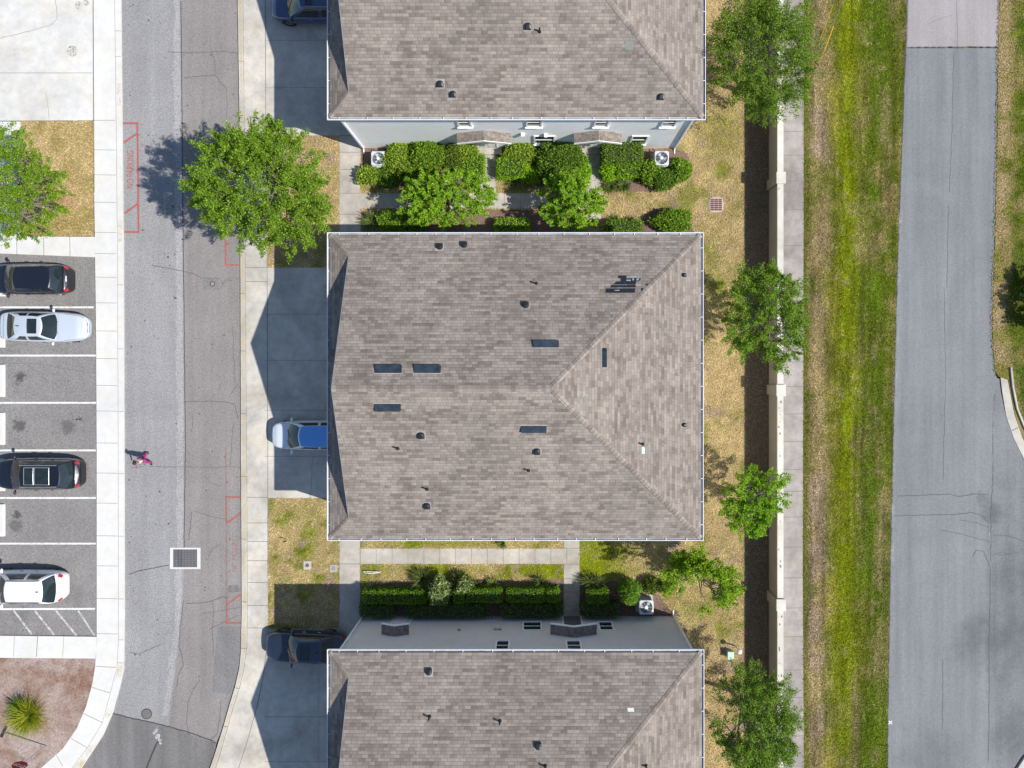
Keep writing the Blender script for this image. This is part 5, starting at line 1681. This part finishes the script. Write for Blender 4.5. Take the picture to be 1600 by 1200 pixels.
PI = math.pi
black = paint('black_car_paint', (.010, .013, .022), .2)
black2 = paint('black_pearl_paint', (.008, .010, .018), .2)
silver = paint('silver_car_paint', (.62, .67, .74), .35, .3)
whitep = paint('white_car_paint', (.74, .74, .75), .0, .4)
navy = paint('navy_car_paint', (.045, .075, .15), .4)
bluegrey = paint('steel_blue_car_paint', (.022, .033, .056), .3)
silver2 = paint('silver_grey_paint', (.66, .70, .75), .15, .35)
M['sky_roof'] = paint('sky_roof_paint', (.10, .32, .72), .1, .3)  # roof coloured blue to stand for the sky it reflects
car('black hatchback with white plate in the topmost parking bay', 45, 436, 4.5, 1.77, 1.55, black, True, PI, plate=True)
car('silver sedan with dark sunroof facing the white sidewalk', 66, 510.5, 4.85, 1.74, 1.42, silver, False, 0, sunroof=[(-.19, .02, .46)], tilt=R(-1.0))
car('black estate car with long framed glass roof in the car park', 57.5, 741, 4.85, 1.84, 1.62, black2, True, PI, sunroof=[(-.14, .08, .52), (-.50, -.17, .52)], rails=M['grey_metal'])
car('white hatchback with dark roof rails next to the hatched bay', 35, 918, 4.55, 1.86, 1.68, whitep, True, PI, rails=M['black'])
car('pale silver car with roof tinted for reflected sky, nose in sunlight on the driveway', 487, 680, 4.55, 1.68, 1.6, silver2, True, PI, roof_mat=M['sky_roof'])
car('dark blue sedan in the shade beside the lower house driveway edge', 476, 1012, 4.5, 1.78, 1.45, bluegrey, False, PI, sunroof=[(-.20, .0, .44)], tilt=R(-1.5))
car('dark navy car cut by the top edge on the upper driveway', 488, 8, 4.7, 1.85, 1.72, navy, True, PI, sunroof=[(-.12, .04, .5)], rails=M['chrome'])

# ================================================================== SMALL THINGS
# wheel stops
def wheel_stop():
    mb = MB()
    w, l, h = .14, .93, .13
    P = [[(-w, y*l, 0), (-w*.72, y*l, h), (w*.72, y*l, h), (w, y*l, 0)] for y in (-1, -.97, .97, 1)]
    mb.grid(P)
    mb.add(P[0], [(0, 1, 2, 3)]); mb.add(P[-1], [(3, 2, 1, 0)])
    return mb.build('wheel_stop', M['conc_white'], fix=True)
proto = wheel_stop()
for i, (y, lb) in enumerate([(438, 'white concrete wheel stop under the black hatchback'), (518, 'white concrete wheel stop behind the silver sedan'), (595, 'white concrete wheel stop in the empty bay below the silver sedan'), (670, 'white concrete wheel stop in the empty bay above the black estate car'), (742, 'white concrete wheel stop under the black estate car'), (813, 'white concrete wheel stop in the empty bay below the black estate car')]):
    o = proto if i == 0 else copy_tree(proto)
    x, yy, _ = G(3, y)
    o.location = (x, yy, -.085)
    tag(o, lb, 'wheel stop', 'wheel stops in the car park')

# air conditioners
def ac_unit(label):
    root = empty('air_conditioner', (0, 0, 0), label, 'air conditioner', 'air conditioners beside the houses')
    mb = MB(); mb.box(-.5, .5, -.5, .5, 0, .06); mb.build('pad', M['conc_walk'], root)
    a = .39; c = .07
    def rr_(s, z):
        P = []
        for (sx, sy, st) in ((1, 1, 0), (-1, 1, 90), (-1, -1, 180), (1, -1, 270)):
            for k in range(4):
                t = R(st+30*k); P.append((sx*(s-c)+c*math.cos(t), sy*(s-c)+c*math.sin(t), z))
        return P
    mb = MB(); mb.grid([rr_(a, .06), rr_(a, .80)], closed=True)
    for i in range(11): 
        z = .14+i*.055
        mb.grid([rr_(a+.002, z), rr_(a+.012, z+.012), rr_(a+.002, z+.02)], closed=True)
    M['fan_grey'] = plain('fan_grey', (.30, .33, .36), .5)
    M['ac'] = plain('ac_paint', (.52, .54, .58), .5)
    cab = mb.build('cabinet', M['ac'], root)
    mb = MB()
    ang32 = [2*PI*k/32+PI/32 for k in range(32)]
    def sq(r, z): return [(r*max(-1, min(1, math.cos(t)*1.32)), r*max(-1, min(1, math.sin(t)*1.32)), z) for t in ang32]
    def ci(r, z): return [(r*math.cos(t), r*math.sin(t), z) for t in ang32]
    mb.grid([sq(a+.012, .80), sq(a+.012, .83), sq(a*.97, .845), ci(.35, .85), ci(.345, .72)], closed=True)
    mb.build('top_cover', M['ac'], root, fix=True)
    mb = MB(); mb.sheet([(.36*math.cos(2*PI*k/24), .36*math.sin(2*PI*k/24)) for k in range(24)], .66); mb.build('fan_well', M['vent_metal'], root)
    mb = MB()
    for k in range(3):
        t = k*PI*2/3
        v = []
        for (r, da, z) in ((.07, -.4, .70), (.31, -.45, .71), (.32, .25, .77), (.07, .4, .76)):
            v.append((r*math.cos(t+da), r*math.sin(t+da), z))
        mb.add(v, [(0, 1, 2, 3)])
    mb.cyl((0, 0), .075, .66, .74, 16)
    mb.build('fan', M['fan_grey'], root)
    mb = MB()
    for r in (.14, .21, .28):
        mb.tube([(r*math.cos(t), r*math.sin(t), .855) for t in np.linspace(0, 2*PI, 25)], .004, 4, False)
    for k in range(6):
        t = k*PI/3; mb.tube([(.05*math.cos(t), .05*math.sin(t), .855), (  .36*math.cos(t), .36*math.sin(t), .853)], .004, 4)
    mb.cyl((0, 0), .085, .845, .868, 18)
    mb.build('fan_guard', M['white'], root)
    mb = MB(); mb.tube([(-.3, .39, .3), (-.34, .6, .28), (-.42, .72, .2)], .025, 6); mb.build('pipe', M['black_rubber'], root)
    return root
ac = ac_unit('grey-white air conditioner near the west corner of the upper house')
for i, (x, y, lb) in enumerate([(591, 247.5, None), (1034, 247, 'grey-white air conditioner near the east corner of the upper house'), (1010, 949, 'grey-white air conditioner half in shade by the lower house')]):
    o = ac if i == 0 else copy_tree(ac)
    p = G(x, y, .83); o.location = (p[0], p[1], .01)
    if lb: o['label'] = lb
    if i == 2: o.rotation_euler = (0, 0, PI)

# storm drain in the street
x, y = G2(288, 873)
r0 = empty('storm_drain', (x, y, ZR), 'black storm drain grate in a pale concrete frame in the street', 'drain')
mb = MB()
hw, hh, iw, ih = .88, .62, .70, .52
for q in ((-hw, hw, ih, hh), (-hw, hw, -hh, -ih), (-hw, -iw, -ih, ih), (iw, hw, -ih, ih)): mb.box(*q, -.04, .03)
mb.build('frame', M['conc_white'], r0)
mb = MB(); mb.box(-iw, iw, -ih, ih, -.04, .004); pit = mb.build('pit', M['crack'], r0)
mb = MB()
for i in range(17): 
    xx = -iw+.02+i*(2*iw-.04)/16; mb.box(xx-.017, xx+.017, -ih, ih, .006, .024)
for i in range(9):
    yy = -ih+.03+i*(2*ih-.06)/8; mb.box(-iw, iw, yy-.016, yy+.016, .004, .0225)
mb.build('grate', plain('cast_iron', (.19, .19, .20), .6, metal=.2), r0)
# manhole
x, y = G2(227.5, 1117)
r0 = empty('manhole_cover', (x, y, ZR), 'round dark manhole cover near the street bend', 'manhole')
mb = MB(); mb.lathe([(.31, -.01), (.31, .016), (.265, .016), (.265, -.01)], n=28); mb.build('ring', M['crack'], r0)
mb = MB(); mb.cyl((0, 0), .262, -.01, .014, 28)
for i in range(-4, 5): mb.box(i*.055-.012, i*.055+.012, -.2+.02*abs(i), .2-.02*abs(i), .014, .02)
mb.build('lid', plain('iron_lid', (.15, .14, .135), .7), r0)
x, y = G2(330.5, 443)
r0 = empty('valve_cover', (x, y, ZR+.004), 'small round valve cover in the square asphalt patch', 'cover')
mb = MB(); mb.lathe([(.15, 0), (.15, .014), (.11, .014), (.11, 0)], n=20); mb.build('ring', M['crack'], r0)
mb = MB(); mb.cyl((0, 0), .10, -.01, .012, 16); mb.build('lid', M['conc_old'], r0)
# yard drain
x, y = G2(1118.5, 320)
r0 = empty('yard_drain', (x, y, 0), 'reddish square yard drain grate in the straw lawn', 'drain')
mb = MB(); mb.prism([(.43*math.copysign(abs(math.cos(a))**.5, math.cos(a)), .43*math.copysign(abs(math.sin(a))**.5, math.sin(a))) for a in np.linspace(0, 2*PI, 29)[:-1]], -.05, .03); mb.build('collar', M['conc_drive'], r0)
mb = MB(); mb.box(-.34, .34, -.36, .36, .03, .036); mb.build('pit', plain('drain_pit', (.09, .035, .03), .9), r0)
mb = MB()
for i in range(7): yy = -.33+i*.11; mb.box(-.34, .34, yy-.014, yy+.014, .038, .06)
for xx in (-.34, -.12, .12, .34): mb.box(xx-.014, xx+.014, -.36, .36, .038, .058)
mb.build('grate', plain('rusty_grate', (.42, .30, .27), .8), r0)
# small covers in the lawn
x, y = G2(480.5, 883); r0 = empty('meter_box', (x, y, 0), 'square concrete meter box with dark round lid in the dry lawn', 'meter box')
mb = MB(); mb.box(-.22, .22, -.24, .24, -.05, .05); mb.build('frame', M['conc_drive'], r0)
mb = MB(); mb.cyl((0, 0), .11, .05, .062, 18); mb.build('lid', M['crack_soft'], r0)
x, y = G2(521.5, 888); r0 = empty('meter_box', (x, y, 0), 'square pale meter box with grey lid beside the walkway', 'meter box')
mb = MB(); mb.box(-.22, .22, -.22, .22, -.05, .04); mb.build('frame', M['conc_walk'], r0)
mb = MB(); mb.cyl((0, 0), .12, .04, .052, 18); mb.build('lid', M['grey_metal'], r0)
# garden stakes
for (xp, yp, lb, m, lean) in [(449, 843, 'thin dark stake standing in the dry lawn below the driveway', M['black'], .1), (447, 918, 'small stake with pinkish tag at the edge of the house shadow', plain('pink_tag', (.5, .25, .24), .6), .05)]:
    x, y = G2(xp, yp)
    r0 = empty('garden_stake', (x, y, 0), lb, 'stake')
    mb = MB(); mb.tube([(0, 0, -.05), (lean*.3, 0, .55)], .014, 6); mb.build('rod', M['black'], r0)
    mb = MB(); mb.box(-.09, .09, -.01, .01, .38, .56); mb.build('tag', m, r0)
# low white wire border beside the lower walkway
x, y = G2(581, 893)
r0 = tag(MB().tube([(-.5, 0, .02), (.5, 0, .05)], .02, 6).tube([(-.5+.1*0, 0, 0)]+[(-.5+.5*(1-math.cos(t)), .0, .34*math.sin(t)) for t in np.linspace(.05, PI-.05, 12)]+[(.5, 0, 0)], .02, 6).tube([(-.25, 0, 0), (-.28, .03, .2), (-.1, 0, .32)], .02, 6).tube([(.25, 0, 0), (.28, .03, .2), (.1, 0, .32)], .02, 6).build('garden_border', M['white_trim']), 'low white wire border lying beside the walkway fork', 'garden border')
r0.location = (x, y, 0)
# green utility box, white marker post, pad
x, y = G2(1139, 1020)
r0 = empty('utility_box', (x, y, 0), 'pale green utility box on the lawn by the wall', 'utility box')
mb = MB(); mb.box(-.16, .16, -.2, .2, 0, .38); mb.build('cabinet', plain('mint_paint', (.34, .50, .42), .5), r0)
mb = MB(); mb.box(-.175, .175, -.215, .215, .38, .42); mb.build('lid', plain('mint_paint_lid', (.42, .58, .50), .5), r0)
x, y = G2(1149, 1009)
r0 = empty('marker_post', (x, y, 0), 'white round-topped marker post beside the green utility box', 'post')
mb = MB(); mb.tube([(0, 0, -.05), (0, 0, .8)], .04, 10); mb.build('post', M['white_trim'], r0)
mb = MB(); mb.lathe([(.02, .80), (.13, .82), (.145, .88), (.10, .95), (.01, .97)], n=18); mb.build('cap', M['white_trim'], r0, smooth=True)
# stop sign
x, y = G2(72, 1165)
r0 = empty('stop_sign', (x, y, -.01), 'red stop sign on a thin pole in the mulch island', 'sign')
mb = MB(); mb.tube([(0, 0, -.2), (0, 0, 3.02)], .03, 8); mb.build('pole', M['grey_metal'], r0)
dv = Vector((.956, -.29, 0)); nv_ = Vector((.29, .956, 0))
ang = math.atan2(dv.y, dv.x)
def octo(r, off, cz=2.12):
    return [dv*(r*math.cos(R(22.5+45*k)))+nv_*off+Vector((0, 0, cz+r*math.sin(R(22.5+45*k)))) for k in range(8)]
mb = MB(); A_ = octo(.41, .032); B_ = octo(.41, .045)
mb.add(A_+B_, [tuple(range(8)), tuple(range(15, 7, -1))]+[(k, (k+1) % 8, 8+(k+1) % 8, 8+k) for k in range(8)])
pl_ = mb.build('sign_plate', M['white_trim'], r0, fix=True)
mb = MB(); A_ = octo(.385, .046); mb.add(A_, [tuple(range(8))]); mb.build('sign_face', plain('sign_red', (.36, .012, .03), .4), pl_, fix=False)
text_mesh('lettering', 'STOP', .30, (nv_.x*.05, nv_.y*.05, 2.12), (R(90), 0, ang+PI), M['white_trim'], .002, .85, pl_)
mb = MB(); d2 = Vector((.45, .9, 0)).normalized()
c0 = -d2*.36; c1 = d2*.36; nn = Vector((-d2.y, d2.x, 0))*.012
mb.add([c0-nn+Vector((0, 0, 2.86)), c1-nn+Vector((0, 0, 2.86)), c1+nn+Vector((0, 0, 2.86)), c0+nn+Vector((0, 0, 2.86)), c0-nn+Vector((0, 0, 3.04)), c1-nn+Vector((0, 0, 3.04)), c1+nn+Vector((0, 0, 3.04)), c0+nn+Vector((0, 0, 3.04))], [(0, 3, 2, 1), (4, 5, 6, 7), (0, 1, 5, 4), (1, 2, 6, 5), (2, 3, 7, 6), (3, 0, 4, 7)])
mb.build('street_name_blade', plain('blade_green', (.02, .12, .06), .4), r0)
# guy wires of a utility pole just north of the frame
pxp, pyp = G2(1279, -62)
r0 = empty('utility_pole', (pxp, pyp, 0), 'wooden utility pole at the top end of the guy wires', 'utility pole')
mb = MB(); mb.tube([(0, 0, -.3), (0, 0, 9.6)], [.16, .11], 10); mb.build('pole', M['bark'], r0)
mb = MB(); mb.box(-1.1, 1.1, -.06, .06, 8.9, 9.02); mb.build('crossarm', M['bark'], r0)
yg = plain('yellow_guard', (.62, .36, .012), .5)
for (xp, yp, top, lb) in [(1279, 69, 7.6, 'thin yellow guy wire guard, the upper of two'), (1279, 103, 9.3, 'thick yellow guy wire guard, the lower of two')]:
    x, y = G2(xp, yp)
    r0 = empty('guy_wire', (x, y, 0), lb, 'guy wire', 'guy wires with yellow guards')
    a = Vector((0, 0, 0)); b = Vector((pxp-x, pyp-y, top)); d = (b-a).normalized()
    mb = MB(); mb.tube([a-d*.2, b], .008, 5); mb.build('wire', M['grey_metal'], r0)
    big = top > 8
    mb = MB(); mb.tube([d*.12, d*1.0, d*2.4], [.018, .032, .045 if big else .022] if big else .02, 8); mb.build('guard', yg, r0)

# ================================================================== PERSON
def skin_mesh(name, verts, edges, radii, root_i, mat, parent, sub=2):
    me = bpy.data.meshes.new(name)
    me.from_pydata(verts, edges, [])
    o = bpy.data.objects.new(name, me); COL.objects.link(o)
    md = o.modifiers.new('skin', 'SKIN'); md.use_smooth_shade = True; md.branch_smoothing = .3
    for i, r in enumerate(radii):
        sv = me.skin_vertices[0].data[i]; sv.radius = (r, r) if not isinstance(r, tuple) else r
        sv.use_root = (i == root_i)
    s = o.modifiers.new('sub', 'SUBSURF'); s.levels = sub; s.render_levels = sub
    dg = bpy.context.evaluated_depsgraph_get()
    nm = bpy.data.meshes.new_from_object(o.evaluated_get(dg))
    bpy.data.objects.remove(o)
    nm.materials.clear(); nm.materials.append(mat)
    nm.name = name
    r = bpy.data.objects.new(name, nm); COL.objects.link(r)
    if parent: r.parent = parent
    return r
x, y = G2(232.5, 716)
pr = empty('person', (x, y, ZR), 'person walking down the street in pink patterned top and magenta trousers', 'person')
skin_c = plain('skin_brown', (.20, .105, .07), .6)
t = NT('pink_print')
vn = t.n('TexVoronoi'); vn.inputs['Scale'].default_value = 9; t.l(t.co, vn.inputs['Vector'])
pink_print = t.done(t.ramp(vn.outputs['Distance'], [(.1, (.60, .20, .22)), (.3, (.66, .36, .34)), (.55, (.70, .55, .50))]), .8)
mag = plain('magenta_cloth', (.40, .015, .20), .75)
hairm = plain('dark_hair', (.018, .012, .01), .6)
V_ = [(0, 0, .90), (0, -.02, 1.08), (0, -.04, 1.26), (0, -.055, 1.40), (0, -.07, 1.48), (0, -.085, 1.56), (0, -.09, 1.64),
      (.09, -.01, .86), (.095, -.17, .50), (.10, -.22, .10), (.10, -.33, .035), (.10, -.40, .03),
      (-.09, .01, .86), (-.09, .07, .48), (-.09, .34, .16), (-.09, .30, .05), (-.09, .25, .03),
      (.18, -.04, 1.36), (.24, .05, 1.10), (.23, -.14, .98), (.22, -.22, .96),
      (-.18, -.05, 1.36), (-.25, -.06, 1.09), (-.22, -.27, 1.04), (-.20, -.35, 1.05)]
E_ = [(0, 1), (1, 2), (2, 3), (3, 4), (4, 5), (5, 6), (0, 7), (7, 8), (8, 9), (9, 10), (10, 11), (0, 12), (12, 13), (13, 14), (14, 15), (15, 16), (3, 17), (17, 18), (18, 19), (19, 20), (3, 21), (21, 22), (22, 23), (23, 24)]
R_ = [.13, .115, .135, .09, .055, .085, .075, .095, .062, .042, .038, .03, .095, .062, .042, .036, .03, .06, .044, .033, .036, .06, .044, .033, .036]
# fingers: five short chains at each hand
for (hi, sx) in ((20, 1), (24, -1)):
    hx, hy, hz = V_[hi]
    for k in range(5):
        b = len(V_)
        off = (k-2)*.019
        if k == 4:
            pts = [(hx-sx*.035, hy+.01, hz-.005), (hx-sx*.055, hy-.03, hz-.015)]
        else:
            ln = (.075, .085, .08, .062)[k]
            pts = [(hx+off*sx*.9+.01*sx, hy-ln*.6, hz-.008), (hx+off*sx*.9+.01*sx, hy-ln, hz-.035)]
        V_ += pts; E_ += [(hi, b), (b, b+1)]; R_ += [.010, .008]
skin_mesh('body', V_, E_, R_, 0, skin_c, pr)
top_i = [0, 1, 2, 3, 17, 18, 21, 22]
mp = {v: i for i, v in enumerate(top_i)}
tv = [Vector(V_[i]) for i in top_i]
tv[5] = tv[4].lerp(tv[5], .6); tv[7] = tv[6].lerp(tv[7], .6)
skin_mesh('top', tv, [(mp[a], mp[b]) for a, b in E_ if a in mp and b in mp], [.165, .148, .16, .11, .085, .07, .085, .07], 0, pink_print, pr)
leg_i = [0, 7, 8, 9, 12, 13, 14]
mp = {v: i for i, v in enumerate(leg_i)}
skin_mesh('trousers', [Vector(V_[i]) for i in leg_i], [(mp[a], mp[b]) for a, b in E_ if a in mp and b in mp], [.15, .12, .085, .07, .12, .085, .07], 0, mag, pr)
for (a, b) in ((9, 11), (14, 16)):
    A = Vector(V_[a]); B = Vector(V_[b])
    mb = MB(); P = []
    for tt, rr1 in ((0, .03), (.15, .045), (.5, .05), (.85, .042), (1.0, .02)):
        c = Vector((A.x, A.y+.03, B.z+.015)).lerp(Vector((B.x, B.y-.03, B.z+.012)), tt)
        P.append([(c.x+rr1*math.cos(q), c.y, max(.0, c.z+rr1*.9*math.sin(q))) for q in np.linspace(0, 2*PI, 11)[:-1]])
    mb.grid(P, closed=True); mb.build('shoe', M['black_rubber'], pr, smooth=True)
# head details: hair cap with bun, nose, ears, eyes, mouth
mb = MB(); P = []
for a in np.linspace(.02, 1.75, 9):
    P.append([(.098*math.sin(a)*math.cos(b), -.075+.112*math.sin(a)*math.sin(b), 1.60+.115*math.cos(a)) for b in np.linspace(0, 2*PI, 19)[:-1]])
mb.grid(P, closed=True)
mb.lathe([(.005, .05), (.045, .03), (.055, 0), (.04, -.03), (.005, -.045)], (0, .05, 1.64), 12)
mb.build('hair', hairm, pr, smooth=True, fix=True)
mb = MB(); mb.tube([(0, -.165, 1.60), (0, -.195, 1.565), (0, -.17, 1.555)], [.008, .014, .01], 6); mb.build('nose', skin_c, pr)
for sx in (-1, 1):
    mb = MB(); mb.lathe([(.001, .012), (.011, .006), (.012, -.004), (.001, -.01)], (sx*.033, -.165, 1.595), 8); mb.build('eye', M['white_trim'], pr)
    mb = MB(); mb.lathe([(.002, .03), (.018, .018), (.02, -.012), (.003, -.03)], (sx*.09, -.08, 1.575), 8); mb.build('ear', skin_c, pr)
mb = MB(); mb.tube([(-.025, -.165, 1.525), (0, -.175, 1.523), (.025, -.165, 1.525)], .006, 5); mb.build('mouth', plain('lips', (.3, .08, .08), .5), pr)
